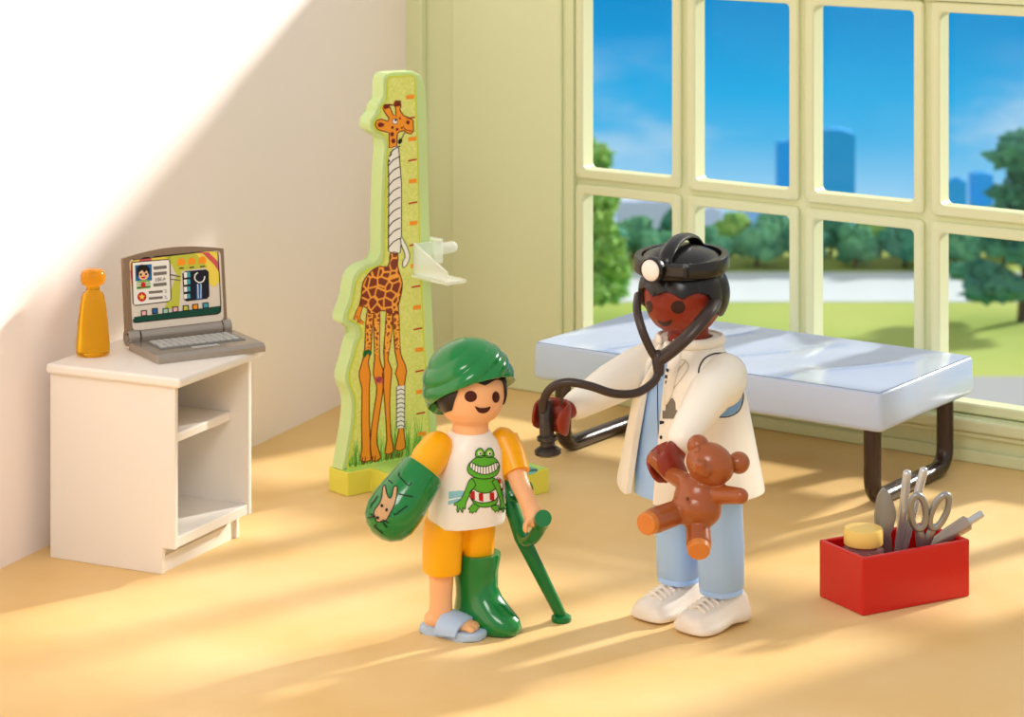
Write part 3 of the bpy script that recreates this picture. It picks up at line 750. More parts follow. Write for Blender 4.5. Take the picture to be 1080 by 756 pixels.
# clear height slider on the right edge of the board
m_clear = mat('clear_plastic', (246, 252, 244), 0.12, trans=0.45, ior=1.3, spec=0.8, alpha=0.6)
def chart_pt(px, py, y):
    o = local(hc, CAM); d = world_m(hc).to_3x3().inverted() @ (P(px, py, 1.0) - CAM)
    t_ = (y - o.y) / d.y
    return o + d * t_
xs, zs = chart_xz(432.5, 288.5)
xe = chart_xz(456, 288)[0]
SO = world_m(hc) @ V((xs, YF, zs))
sl = thing('height_slider', 'clear plastic height marker clipped to the edge of the giraffe height chart', 'height marker', SO, yh)
b = MB(); b.box((0.065, -0.008 - 0.155, -0.009), (0.13, 0.31, 0.02), bevel=0.004); b.build('shelf', m_clear, sl, smooth=False)
b = MB(); b.prism([V((0.012, -0.010, 0.0)), V((0.012, -0.010, 0.165)), V((0.012, -0.295, 0.048)), V((0.012, -0.295, 0.0))], (0.014, 0, 0), bevel=0.003); b.build('brace', m_clear, sl, smooth=False)
b = MB(); b.box((xe - xs + 0.035, 0.04, 0.10), (0.05, 0.115, 0.13), bevel=0.005); b.box((0.07, -0.02, 0.10), (0.11, 0.016, 0.12), bevel=0.004); b.build('clip', m_clear, sl, smooth=False)
b = MB(); b.tube([(xe - xs + 0.05, 0.02, 0.105), (xe - xs + 0.15, 0.02, 0.105)], 0.032, 24); b.build('knob', m_clear, sl)

# ================================================================ EXAMINATION BED
m_mat = mat('mattress_vinyl', (186, 200, 224), 0.2, spec=0.5, coat=0.2)
m_tube = mat('dark_tube', (50, 32, 24), 0.25, spec=0.6, bump=0.15, bscale=90)
BF = V((1.876, 13.5, 0)); bw = V((0.643, 0.91, 0)).normalized(); byaw = math.degrees(math.atan2(bw.y, bw.x)) - 90
# local x runs along the long side (to the right), local y towards the window
bed = thing('examination_bed', 'low examination bed with a pale blue padded top on dark bent tube legs', 'bed', BF, byaw)
BL, BW = 2.16, 1.10
mb = MB()
nx, ny = 96, 48
ZT, ZB = 0.618, 0.418
def topz(u, v):      # gently dented padding: two sweeping folds
    f = 0.0
    for (a0, a1, k) in ((0.82, 0.60, 0.045), (0.55, 0.33, 0.045), (0.28, 0.08, 0.04)):
        c = a1 + (a0 - a1) * (0.5 - 0.5 * cos(PI * min(1, max(0, v)))) ; dd = (u - c) / 0.085
        f -= k * math.exp(-dd * dd)
    e = min(u, 1 - u, v * 0.5, (1 - v) * 0.5) / 0.05
    return f * min(1, max(0, e)) ** 0.6
rings = []
r = 0.02
def ringat(z, ins):
    x0, x1, y0, y1 = -BL + ins, -ins, ins, BW - ins; rr = 0.03; o = []
    for (cx, cy, a0) in ((x1 - rr, y1 - rr, 0), (x0 + rr, y1 - rr, 90), (x0 + rr, y0 + rr, 180), (x1 - rr, y0 + rr, 270)):
        for k in range(5): an = R(a0 + 22.5 * k); o.append(V((cx + rr * cos(an), cy + rr * sin(an), z)))
    return o
mb.faces([ringat(ZB, 0.012), ringat(ZB + 0.01, 0.002), ringat(ZB + 0.03, 0.0), ringat(ZT - 0.02, 0.004), ringat(ZT - 0.005, 0.010), ringat(ZT - 0.002, 0.017)], cap1=False)
g = [[mb.bm.verts.new((-BL + 0.018 + (BL - 0.036) * i / nx, 0.018 + (BW - 0.036) * j / ny, ZT + topz(i / nx, j / ny))) for j in range(ny + 1)] for i in range(nx + 1)]
for i in range(nx):
    for j in range(ny): mb.bm.faces.new((g[i][j], g[i + 1][j], g[i + 1][j + 1], g[i][j + 1]))
mb.build('mattress', m_mat, bed, angle=50)
for xx in (-0.10, -BL + 0.14):
    b = MB(); rr = 0.1; ya, yb = 0.10, BW - 0.16; z0 = 0.04
    path = [(xx, ya, ZB + 0.01), (xx, ya, 0.3)] + [(xx, ya + rr - rr * cos(a), z0 + rr - rr * sin(a)) for a in [R(15 * k) for k in range(0, 7)]] + \
           [(xx, yb - rr + rr * sin(a), z0 + rr - rr * cos(a)) for a in [R(15 * k) for k in range(0, 7)]] + [(xx, yb, 0.3), (xx, yb, ZB + 0.01)]
    b.tube(path, [(0.047, 0.04)] * len(path), 20, round_ends=False, up=(1, 0, 0)); b.build('leg_frame', m_tube, bed)

# ================================================================ RED BOX AND WHAT IS IN IT
m_red = mat('red_plastic', (204, 12, 12), 0.22, spec=0.5, coat=0.3)
RB = V((1.57, 11.875, 0)); ry = 29.2
box = thing('box', 'small open red box of instruments on the floor in front of the bed', 'box', RB, ry)
BX, BY, BZ, tw = 0.607, 0.335, 0.262, 0.022
def wall(c, s):
    b = MB(); b.box(c, s, bevel=0.006); return b
b = MB()
o1 = [(0, 0), (BX, 0), (BX, BY), (0, BY)]; i1 = [(tw, tw), (BX - tw, tw), (BX - tw, BY - tw), (tw, BY - tw)]
b.faces([[V((x, y, 0.0)) for x, y in o1], [V((x, y, BZ)) for x, y in o1], [V((x, y, BZ)) for x, y in i1], [V((x, y, 0.02)) for x, y in i1]])
b.build('shell', m_red, box, smooth=False, bevel=0.008)
BM_ = world_m(box)
def inbox(x, y, z=0.0): return BM_ @ V((x, y, z))
m_steel = mat('instrument_steel', (160, 160, 160), 0.32, metal=0.75, bump=0.08, bscale=150)
m_steel_l = mat('bright_steel', (206, 206, 206), 0.22, metal=0.7)
# jar
m_jar = mat('clear_glass_box_reflection', (236, 190, 186), 0.08, trans=0.85, ior=1.3)  # pink tint puts the reflected red box into the clear glass colour
jar = thing('jar', 'small ribbed clear jar with a pale yellow lid in the red box', 'jar', inbox(0.125, 0.165, 0.021), ry)
b = MB(); rings = []
for (z, r_) in ((0.0, 0.07), (0.004, 0.082), (0.03, 0.088), (0.20, 0.088), (0.225, 0.088), (0.235, 0.075), (0.245, 0.07)):
    rings.append([V((cos(a) * (r_ + (0.004 * cos(24 * a) if 0.01 < z < 0.23 else 0)), sin(a) * (r_ + (0.004 * cos(24 * a) if 0.01 < z < 0.23 else 0)), z)) for a in [2 * PI * k / 96 for k in range(96)]])
b.faces(rings); b.build('glass', m_jar, jar, angle=60)
b = MB(); b.lathe([(0.001, 0.246), (0.086, 0.246), (0.089, 0.250), (0.089, 0.312), (0.084, 0.32), (0.001, 0.322)], seg=40); b.build('lid', mat('cream_lid', (244, 206, 112), 0.35, spec=0.4), jar, angle=50)
def standing(name, label, cat, base, tip, roll=0.0):
    """root at the base, local z towards the tip"""
    o = thing(name, label, cat, base); z = (V(tip) - V(base)).normalized()
    x = V((cos(R(roll)), sin(R(roll)), 0)); x = (x - z * x.dot(z)).normalized(); y = z.cross(x)
    o.rotation_euler = Matrix((x, y, z)).transposed().to_euler(); return o
# curved blade
t = P(932, 514, 12.17); bs = inbox(0.30, 0.20, 0.03)
bl = standing('scalpel', 'flat silver curved blade standing beside the jar in the red box', 'scalpel', bs, t, 10)
Lb = (V(t) - V(bs)).length
b = MB(); side = cr([(0.0, -0.02), (0.15, -0.045), (0.28, -0.052), (0.38, -0.045), (Lb - 0.03, -0.026), (Lb, 0.0)], 4)
oth = cr([(Lb, 0.0), (Lb - 0.04, 0.03), (Lb - 0.14, 0.05), (Lb - 0.20, 0.022), (0.2, 0.02), (0.0, 0.02)], 4)
b.prism([V((x, -0.011, z)) for z, x in side + oth[1:]], (0, 0.022, 0), bevel=0.006); b.build('blade', m_steel, bl, angle=30)
# forceps
t = P(965, 500, 12.2); bs = inbox(0.36, 0.24, 0.03)
fo = standing('forceps', 'bright silver forceps with two upright rounded arms behind the scissors', 'forceps', bs, t, 20)
Lf = (V(t) - V(bs)).length
for sg, ex in ((-1, 0), (1, 0.015)):
    b = MB(); b.tube([(0.008 * sg, 0, 0), (0.02 * sg, 0, Lf * 0.5), (0.042 * sg, 0, Lf + ex)], [(0.018, 0.018), (0.02, 0.02), (0.021, 0.021)], 16); b.build('arm', m_steel_l, fo)
# scissors
t = P(982, 524, 12.08); bs = inbox(0.40, 0.13, 0.03)
sc = standing('scissors', 'grey scissors standing in the red box with their two finger loops up', 'scissors', bs, t, 8)
Ls = (V(t) - V(bs)).length
for sg in (-1, 1):
    b = MB()
    cx, cz = 0.052 * sg, Ls - 0.075
    lp = [(cx + 0.036 * cos(a) + sg * 0.028 * sin(a) * 0.6, 0.006 * sg, cz + 0.085 * sin(a)) for a in [2 * PI * k / 24 for k in range(25)]]
    b.tube(lp, [(0.015, 0.016)] * 25, 12, round_ends=False, up=(0, 1, 0))
    b.tube([(cx * 0.75, 0.006 * sg, cz - 0.075), (0.022 * sg, 0.006 * sg, cz - 0.13), (0.0, 0.004 * sg, cz - 0.2), (-0.014 * sg, 0.004 * sg, 0.0)], [(0.013, 0.018), (0.013, 0.024), (0.012, 0.024), (0.006, 0.008)], 12, up=(0, 1, 0))
    b.build('handle', m_steel, sc)
b = MB(); b.lathe([(0.001, -0.02), (0.014, -0.02), (0.014, 0.02), (0.001, 0.022)], Matrix.Translation((0, 0, Ls - 0.27)) @ Matrix.Rotation(R(90), 4, 'X'), 16); b.build('pivot', m_steel_l, sc)
# syringe-like torch
t = P(1037, 541, 12.30); bs = inbox(0.42, 0.14, 0.19)
pn = standing('pen_torch', 'silver cylindrical examination torch leaning out of the right end of the red box', 'torch', bs, t, 0)
Lp = (V(t) - V(bs)).length
b = MB(); b.lathe([(0.001, 0.0), (0.016, 0.0), (0.02, 0.03), (0.028, Lp * 0.35), (0.033, Lp * 0.45), (0.036, Lp - 0.10), (0.035, Lp - 0.09), (0.001, Lp - 0.09)], seg=28); b.build('barrel', mat('torch_grey', (176, 160, 146), 0.25, metal=0.55), pn, angle=40)
b = MB(); b.lathe([(0.001, Lp - 0.09), (0.024, Lp - 0.09), (0.024, Lp - 0.08), (0.018, Lp - 0.078), (0.018, Lp - 0.012), (0.015, Lp - 0.005), (0.009, Lp - 0.005), (0.009, Lp - 0.012), (0.001, Lp - 0.012)], seg=24); b.build('tip', m_steel_l, pn, angle=40)
# ================================================================ FIGURES
def c_hand(mb, c, axis, opening, rad=0.058, h=0.058, t=0.024, span=128, n=26, wrist=None):
    """curved gripping hand: palm at the back, four joined fingers one side, thumb the other, open towards «opening»"""
    c = V(c); axis = V(axis).normalized(); op = V(opening); op = (op - axis * op.dot(axis)).normalized(); sd = axis.cross(op)
    rings = []
    for i in range(n + 1):
        f = -1 + 2 * i / n; a = R(span) * f
        k = max(0.0, 1 - abs(f) ** 3.2) ** 0.5; hh = h * (0.12 + 0.88 * k); tt = t * (0.35 + 0.65 * k) / 2
        rr = rad * (1 + 0.10 * abs(f))
        d = -op * cos(a) + sd * sin(a)
        ring = []
        for m in range(12):
            an = 2 * PI * m / 12; ca, sa = cos(an), sin(an)
            ring.append(c + d * (rr + tt * math.copysign(abs(ca) ** 0.7, ca)) + axis * (hh * math.copysign(abs(sa) ** 0.7, sa)))
        rings.append(ring)
    mb.faces(rings)
    if wrist: mb.tube([V(wrist), c - op * rad * 0.95], [0.042, 0.036], 16)

def face_px(parent, body, root, name, items, m):
    ik = Ink(); 
    for (kind, pts) in items: ik.fill(m, pts, 1)
    return ik.put(name, parent, body, root, off=0.0015, maxlen=3)

# ---------------------------------------------------------------- CHILD
m_skin = mat('child_skin', (246, 184, 132), 0.38, spec=0.4, sss=0.15)
m_yel = mat('yellow_cloth', (250, 176, 4), 0.33, spec=0.45)
m_grn = mat('green_bandage', (2, 122, 50), 0.2, spec=0.55, coat=0.3)
m_shirt = mat('white_shirt', (244, 238, 228), 0.33, spec=0.45)
m_hair = mat('black_hair', (34, 24, 24), 0.3, spec=0.5)
m_slide = mat('slide_blue', (178, 200, 226), 0.4, spec=0.4)
CR = V((-0.185, 11.70, 0)); CY = 27
child = thing('person', 'child figure in green head wrap, frog shirt and yellow shorts leaning on a green crutch', 'person', CR, CY)
def cl(p): return local(child, p)
sh_r = V((-0.182, 0, 0.80)); sh_l = V((0.178, 0, 0.80))
r_mid, r_end = cl(P(444, 499, 11.53)), cl(P(406, 553, 11.44))
l_el, l_wr = cl(P(549, 512, 11.66)), cl(P(562, 541, 11.56))
b = MB()
LX, LY = -0.045, 0.02
def foot(mb, sx, k=1.0, n0=0, tw=24):
    """turns the foot shapes added since vertex n0 outwards about the ankle"""
    mb.bm.verts.ensure_lookup_table(); vs = mb.bm.verts[n0:]
    a = V((LX + 0.088 * sx, LY, 0))
    bmesh.ops.transform(mb.bm, matrix=Matrix.Translation(a) @ Matrix.Rotation(R(tw), 4, 'Z') @ Matrix.Diagonal((k, k, 1, 1)) @ Matrix.Translation((-0.085 * sx, 0, 0)), verts=vs)
HC = V((0.0, -0.01, 1.055))
# head
hs = []
for (z, r_) in ((-0.142, 0.05), (-0.135, 0.082), (-0.115, 0.112), (-0.08, 0.134), (-0.03, 0.147), (0.03, 0.149), (0.08, 0.138), (0.115, 0.112), (0.14, 0.07), (0.15, 0.02)):
    hs.append((HC.z + z, HC.x, HC.y, r_, r_ * 0.97, 2.1))
b.loft(hs)
b.tube([(0, 0, 0.78), (0, -0.005, 0.95)], [0.085, 0.078], 24)
b.loft([(0.47, 0, 0, 0.13, 0.095, 2.6), (0.6, 0, 0, 0.132, 0.1, 2.6), (0.78, 0, 0, 0.125, 0.095, 2.4), (0.86, 0, 0, 0.08, 0.07, 2)])
for sx in (-1, 1):
    b.loft([(0.05, LX + 0.088 * sx, LY, 0.052, 0.056, 2.2), (0.15, LX + 0.088 * sx, LY, 0.048, 0.05, 2.2), (0.3, LX + 0.084 * sx, LY, 0.055, 0.06, 2.3), (0.5, LX + 0.075 * sx, LY, 0.06, 0.08, 2.3)])
    # foot
    b.loft([(0.0, 0, 0, 0.01, 0.01)] , seg=40) if False else None
n0 = len(b.bm.verts)
b.tube([(-0.083, 0.03, 0.055), (-0.083, -0.03, 0.06), (-0.083, -0.10, 0.05), (-0.083, -0.145, 0.048)], [(0.045, 0.055), (0.042, 0.055), (0.03, 0.052), (0.022, 0.048)], 20, up=(0, 0, 1))
for k in range(4): b.ell((-0.083 - 0.028 + 0.024 * k if k else -0.083 - 0.034, -0.165 + 0.004 * k * k * 0.5, 0.046), (0.015 if k else 0.02, 0.02, 0.016), seg=16)
foot(b, -1, 1.04, n0, 34)
b.tube([sh_r, r_mid, r_mid.lerp(r_end, 0.7)], [0.05, 0.045, 0.045], 16)
b.tube([sh_l, l_el, l_wr], [(0.048, 0.048), (0.040, 0.044), (0.033, 0.036)], 20)
hand_c = cl(P(563, 556, 11.53))
c_hand(b, hand_c, cl(P(572, 547, 11.30)) - cl(P(553, 563, 11.66)), V((-0.15, -0.35, -1)), rad=0.036, h=0.036, t=0.022, wrist=l_wr)
kid = b.build('body', m_skin, child, remesh=0.0065)
# face
mk = I('face_maroon', (74, 26, 22))
KF = lambda x, y: (440 + x / 6.875, 350 + y / 6.875)
for o_ in (oval(388, 467, 45, 41, 28), oval(569, 472, 27, 41, 28)): Ink(KF).fill(mk, o_).put('eye', child, kid, child, off=0.0016)
fk = Ink(KF); fk.fill(mk, cr([(418, 537), (445, 547), (478, 550), (510, 545), (531, 540), (522, 565), (500, 584), (470, 589), (440, 577)], 4, True))
fk.put('mouth', child, kid, child, off=0.0016)
# hair
def hr(ph, th): 
    k = 1 + 0.012 * sin(ph * 9) 
    return (0.163 * k, 0.162 * k, 0.155)
def hb(ph):
    a = abs(ph)
    if a < 0.75: return R(70 - 5 * abs(sin(ph * 4.2)))
    if a < 1.0: return R(70) + (a - 0.75) / 0.25 * R(38)
    return R(112 + 12 * min(1, (a - 1.0) / 0.5))
b = MB(); b.shell(HC + V((0, 0.006, 0.0)), hr, hb, inner=0.9, nph=96, nth=20); b.build('hair', m_hair, child)
# head wrap: diagonal folds
def tr_(ph, th):
    y = cos(th); q = (y * 1.0 - 0.62 * sin(th) * sin(ph + 0.3)) * 18.0
    s_ = sin(th)
    fold = 0.5 + 0.5 * sin(q); fold = fold ** 0.42
    k = 1 + 0.055 * fold * min(1, s_ * 2.2) 
    bulge = 1 + 0.03 * sin(ph * 3 + 1)
    return (0.198 * k * bulge, 0.196 * k, 0.205 * (1 + 0.012 * fold))
def tb_(ph):
    base = 98 - 30 * cos(ph) ** 1 
    return R(base + 4 - 6 * sin(ph) * 1.0 + (6 if abs(ph) > 2 else 0))
b = MB(); b.shell(HC + V((0, 0.012, 0.022)), tr_, tb_, inner=0.82, nph=160, nth=60); b.build('head_wrap', m_grn, child)
# shirt
b = MB()
b.loft([(0.475, -0.016, 0, 0.160, 0.122, 2.8), (0.477, -0.016, 0, 0.166, 0.128, 2.8), (0.49, -0.016, 0, 0.170, 0.130, 2.8), (0.60, -0.01, 0, 0.162, 0.127, 2.7), (0.72, -0.004, 0, 0.150, 0.12, 2.6), (0.79, 0, 0, 0.140, 0.113, 2.5), (0.835, 0, 0, 0.118, 0.102, 2.3), (0.862, 0, 0, 0.096, 0.092, 2.1), (0.874, 0, 0, 0.088, 0.086, 2), (0.876, 0, 0, 0.080, 0.078, 2)], seg=64)
shirt = b.build('shirt', m_shirt, child, angle=60)
# sleeves
b = MB(); b.tube([sh_r + V((0.02, 0, 0.015)), sh_r.lerp(r_mid, 0.35), r_mid], [(0.075, 0.075), (0.079, 0.079), (0.068, 0.068)], 28); b.build('sleeve', m_yel, child, angle=60)
e2 = sh_l.lerp(l_el, 0.72)
b = MB(); b.tube([sh_l + V((-0.015, 0, 0.015)), sh_l.lerp(l_el, 0.3), e2], [(0.07, 0.07), (0.07, 0.07), (0.062, 0.062)], 28, round_ends=False); b.tube([sh_l + V((-0.015, 0, 0.012)), sh_l + V((-0.005, 0, 0.0))], [0.06, 0.06], 20); b.build('sleeve', m_yel, child, angle=60)
# arm cast
ax = (r_end - r_mid).normalized()
b = MB()
c0 = r_mid - ax * 0.022
b.tube([c0, c0 + ax * 0.012, c0 + ax * 0.10, c0 + ax * 0.19, c0 + ax * 0.25, c0 + ax * 0.30, c0 + ax * 0.33, c0 + ax * 0.345],
       [(0.092, 0.092), (0.100, 0.100), (0.110, 0.112), (0.120, 0.122), (0.118, 0.122), (0.098, 0.102), (0.066, 0.07), (0.03, 0.03)], 40, round_ends=False, up=(1, 0, 0))
cast = b.build('arm_cast', m_grn, child, angle=50)
b = MB(); rr_ = []
ik2 = Ink(lambda x, y: (380 + x / 6.87, 470 + y / 6.87)); TAN = I('rabbit_tan', (196, 156, 112)); BL_ = I('line_black', (16, 24, 20))
rab = [(165, 300), (180, 285), (188, 330), (205, 375), (225, 375), (240, 310), (255, 290), (268, 305), (262, 370), (245, 430), (215, 490), (190, 535), (150, 550), (120, 545), (100, 500), (108, 460), (145, 410), (160, 350)]
ik2.shape(TAN, BL_, rab, 1.0, 1, smooth=2)
for (x, y) in ((158, 436), (191, 464)): ik2.fill(BL_, oval(x, y, 10, 12, 12), 3)
ik2.fill(BL_, oval(128, 522, 13, 11, 12), 3)
for l in ([(60, 520), (115, 510)], [(75, 495), (115, 512)], [(150, 540), (195, 590)], [(160, 535), (210, 560)], [(75, 450), (85, 420), (105, 400), (125, 365)], [(205, 250), (235, 275)], [(285, 195), (280, 220), (310, 250), (350, 290), (370, 265)],
          [(278, 350), (320, 358), (380, 370)], [(240, 490), (255, 500), (290, 470), (340, 435)], [(100, 580), (125, 600), (165, 635)], [(104, 575), (125, 570)]): ik2.line(BL_, l, 1.1, 3, smooth=2)
ik2.put('rabbit_drawing', cast, cast, child, off=0.0012)
# shorts
b = MB()
for sx, zb_ in ((-1, 0.262), (1, 0.315)):
    kx = 1.0 if sx < 0 else 0.9
    b.loft([(zb_, LX + 0.084 * sx, LY, 0.072 * kx, 0.082 * kx, 2.7), (zb_ + 0.004, LX + 0.084 * sx, LY, 0.078 * kx, 0.088 * kx, 2.7), (0.4, LX + 0.080 * sx, LY, 0.078, 0.097, 2.7), (0.48, LX + 0.076 * sx, LY * 0.7, 0.076, 0.105, 2.7), (0.50, LX + 0.072 * sx, LY * 0.5, 0.07, 0.1, 2.7)], seg=36)
b.build('shorts', m_yel, child, remesh=0.008, sm=3)
# cast boot on the left leg
b = MB(); bx = 0.085
secs = []
for (z, yc, rx, ry_) in ((0.0, -0.05, 0.068, 0.135), (0.006, -0.052, 0.080, 0.15), (0.03, -0.055, 0.086, 0.158), (0.065, -0.05, 0.085, 0.15), (0.10, -0.032, 0.080, 0.125), (0.14, -0.012, 0.074, 0.10), (0.18, 0.0, 0.073, 0.088), (0.25, 0.004, 0.080, 0.09), (0.318, 0.0, 0.088, 0.098), (0.33, 0.0, 0.086, 0.096), (0.331, 0.0, 0.07, 0.08)):
    secs.append((z, bx, yc, rx, ry_, 2.3))
b.loft(secs, seg=48); foot(b, 1, 1.10); b.build('leg_cast', m_grn, child, angle=60)
# slide sandal on the right foot
b = MB(); pts_ = []
fx = -0.085
solep = cr([(fx - 0.05, 0.075), (fx + 0.045, 0.075), (fx + 0.058, 0.03), (fx + 0.052, -0.05), (fx + 0.072, -0.13), (fx + 0.055, -0.19), (fx, -0.207), (fx - 0.06, -0.18), (fx - 0.072, -0.12), (fx - 0.055, -0.04), (fx - 0.06, 0.03)], 4, True)
b.prism([V((x, y, 0.0)) for x, y in solep], (0, 0, 0.036), bevel=0.01); foot(b, -1, 1.05, 0, 34); b.build('slide_sole', m_slide, child, angle=60)
b = MB(); rings = []
for i in range(17):
    a = PI * i / 16; hw = 0.078; hh = 0.072
    cx, cz = fx - hw * cos(a), 0.022 + hh * sin(a) ** 0.8; ring = []
    nd = V((-cos(a), 0, sin(a)))
    for (yy, o_) in ((-0.02, 0), (-0.018, 0.010), (-0.05, 0.014), (-0.09, 0.012), (-0.118, 0.008), (-0.12, 0.0), (-0.118, -0.008), (-0.02, -0.008)):
        ring.append(V((cx, yy - 0.012 * sin(a), cz)) + nd * o_ - V((0, 0, (0.020 * (-(yy + 0.02) / 0.1)) * sin(a))))
    rings.append(ring)
b.faces(rings); foot(b, -1, 1.05, 0, 34); b.build('slide_strap', m_slide, child, angle=60)
# frog on the shirt
K5 = lambda x, y: (480 + x / 8.9, 465 + y / 8.9)
fg = Ink(K5); FG, FL_, SEA = I('frog_green', (92, 176, 48)), I('frog_light', (170, 206, 90)), I('sea_blue', (140, 196, 208))
fg.fill(SEA, [(-60, 475), (40, 465), (100, 470), (90, 520), (-60, 545)], 0.6); fg.fill(SEA, [(-65, 565), (20, 540), (90, 540), (40, 570), (-65, 600)], 0.6); fg.fill(SEA, [(440, 470), (492, 462), (492, 510), (450, 520)], 0.6)
BK2 = I('outline', (20, 22, 18)); lw = 0.75
fg.shape(W_, BK2, [(385, 360), (410, 345), (440, 380), (450, 430), (435, 475), (415, 470), (425, 430)], lw * .8, 1, 2); fg.fill(RD, [(395, 352), (425, 362), (432, 395), (412, 398)], 1.6); fg.fill(RD, [(430, 440), (448, 440), (440, 470), (428, 470)], 1.6)
fg.shape(FG, BK2, [(150, 350), (260, 345), (370, 350), (385, 420), (395, 540), (380, 590), (300, 620), (220, 612), (165, 570), (135, 500), (160, 430)], lw, 2, 3)
fg.shape(W_, BK2, [(130, 490), (160, 450), (210, 475), (270, 490), (330, 478), (375, 448), (395, 500), (380, 545), (320, 570), (250, 578), (190, 565), (150, 540)], lw, 3.6, 2)
for (x, y) in ((162, 505), (240, 522), (342, 515)): fg.fill(RD, [(x - 22, y - 42 + (10 if x > 200 else 0)), (x + 20, y - 35), (x + 22, y + 48), (x - 20, y + 35)], 4.6)
fg.line(BK2, [(130, 490), (160, 450), (210, 475), (270, 490), (330, 478), (375, 448)], lw, 5.4, False, 2); fg.line(BK2, [(150, 540), (190, 565), (250, 578), (320, 570), (380, 545)], lw, 5.4, False, 2)
arm1 = [(150, 350), (120, 390), (90, 470), (50, 550), (0, 580), (-10, 600), (20, 605), (15, 650), (30, 670), (42, 625), (60, 665), (72, 665), (72, 620), (88, 640), (96, 620), (100, 580), (150, 470), (190, 410)]
arm2 = [(345, 380), (370, 430), (400, 510), (420, 580), (412, 640), (425, 645), (432, 620), (440, 668), (452, 660), (450, 615), (470, 640), (480, 630), (460, 590), (442, 530), (425, 450), (390, 360)]
fg.shape(FG, BK2, arm1, lw, 5, 2); fg.shape(FG, BK2, arm2, lw, 5, 2)
fg.shape(FG, BK2, [(170, 580), (150, 605), (118, 640), (140, 640), (130, 672), (150, 665), (158, 680), (180, 655), (190, 672), (205, 640), (230, 615), (205, 605)], lw, 5, 1)
fg.shape(FG, BK2, [(330, 615), (345, 640), (362, 650), (370, 670), (385, 650), (402, 668), (408, 640), (400, 600), (370, 600)], lw, 5, 1)
fg.shape(FG, BK2, [(112, 270), (130, 210), (200, 150), (270, 138), (350, 150), (400, 200), (408, 260), (380, 320), (300, 352), (210, 348), (140, 315)], lw, 6, 3)
for cx in (228, 316): fg.shape(FG, BK2, [(cx - 36, 150), (cx - 38, 100), (cx - 10, 70), (cx + 20, 72), (cx + 40, 110), (cx + 36, 150)], lw, 6.6, 2); fg.fill(FL_, oval(cx, 112, 24, 26), 8); fg.fill(W_, oval(cx, 118, 18, 18), 8.6); fg.fill(BK2, oval(cx + 4, 119, 9, 10), 9.4)
sm_ = [(135, 235), (150, 200), (200, 228), (260, 240), (320, 228), (375, 200), (400, 215), (385, 262), (340, 295), (270, 312), (200, 295), (150, 262)]
fg.shape(W_, BK2, sm_, lw, 8, 2)
for (xa, ya, xb, yb) in ((165, 208, 155, 262), (185, 220, 180, 285), (208, 230, 206, 298), (232, 236, 232, 306), (258, 240, 258, 312), (284, 237, 286, 308), (308, 231, 314, 302), (332, 222, 342, 292), (354, 212, 366, 275), (376, 202, 388, 255)):
    fg.line(BK2, [(xa, ya), (xb, yb)], 0.7, 9, smooth=1)
fg.put('frog_print', shirt, shirt, child, off=0.0007)

# ---------------------------------------------------------------- CRUTCH
tipg = G(592, 655)
cr_ = thing('crutch', 'green forearm crutch gripped in the hand of the child figure', 'crutch', tipg)
def k_(p): return V(p) - tipg
m_cr = mat('crutch_green', (2, 112, 50), 0.3, spec=0.5)
top_, mid_ = P(528, 500, 11.80), P(550, 566, 11.70)
b = MB(); b.lathe([(0.001, 0), (0.042, 0), (0.046, 0.008), (0.044, 0.022), (0.034, 0.03), (0.001, 0.03)], seg=28); b.build('rubber_foot', m_cr, cr_)
b = MB(); b.tube([V((0, 0, 0.024)), k_(mid_), k_(top_)], [(0.026, 0.026), (0.034, 0.034), (0.032, 0.032)], 24, round_ends=True); b.build('shaft', m_cr, cr_)
b = MB(); b.tube(cr([k_(P(549, 560, 11.70)), k_(P(554, 570, 11.64)), k_(P(563, 566, 11.57)), k_(P(571, 553, 11.52)), k_(P(572.5, 547, 11.46))], 5), [0.024] * 9 + [0.028] * 6 + [0.03] * 6, 20, round_ends=False)
b.tube([k_(P(571, 549, 11.52)), k_(P(573, 546.5, 11.42))], [0.036, 0.036], 24, round_ends=False); b.build('handle', m_cr, cr_, angle=50)
ca = k_(P(548, 516, 11.67)); dd = (l_wr - l_el); dw = (world_m(child).to_3x3() @ dd).normalized()
b = MB(); c_hand(b, ca, dw, V((0.25, -0.95, 0)), rad=0.050, h=0.03, t=0.016, span=104); b.build('arm_cuff', m_cr, cr_, angle=60)

# ---------------------------------------------------------------- DOCTOR
m_dsk = mat('doctor_skin', (138, 44, 22), 0.34, spec=0.45)
m_dh = mat('doctor_hand', (98, 34, 28), 0.3, spec=0.45)
m_coat = mat('coat_cream', (246, 238, 222), 0.33, spec=0.45)
m_blu = mat('trouser_blue', (172, 208, 255), 0.36, spec=0.4)
m_sho = mat('trainer_white', (244, 234, 222), 0.3, spec=0.5)
DR = V((0.797, 11.87, 0)); DY = -45
doc = thing('person', 'doctor figure in white coat and blue trousers standing before the bed, holding a bear', 'person', DR, DY)
def dl(p): return local(doc, p)
DX, DYY = 0.032, 0.03
HD = V((-0.015, -0.03, 1.445)); HY = R(19)       # the head is turned back towards the lens
b = MB()
Mh = Matrix.Translation(HD) @ Matrix.Rotation(HY, 4, 'Z')
hs = []
for (z, r_) in ((-0.168, 0.05), (-0.16, 0.085), (-0.135, 0.125), (-0.095, 0.155), (-0.04, 0.172), (0.02, 0.176), (0.08, 0.168), (0.13, 0.135), (0.16, 0.08), (0.17, 0.02)): hs.append((z, 0, 0, r_, r_ * 0.98, 2.1))
b.loft(hs, m=Mh)
for sx in (-1, 1): b.ell(Mh @ V((0.172 * sx, 0.02, -0.02)), (0.02, 0.032, 0.042), seg=16)
b.tube([(0, 0, 1.1), (-0.005, -0.01, 1.33)], [0.1, 0.088], 24)
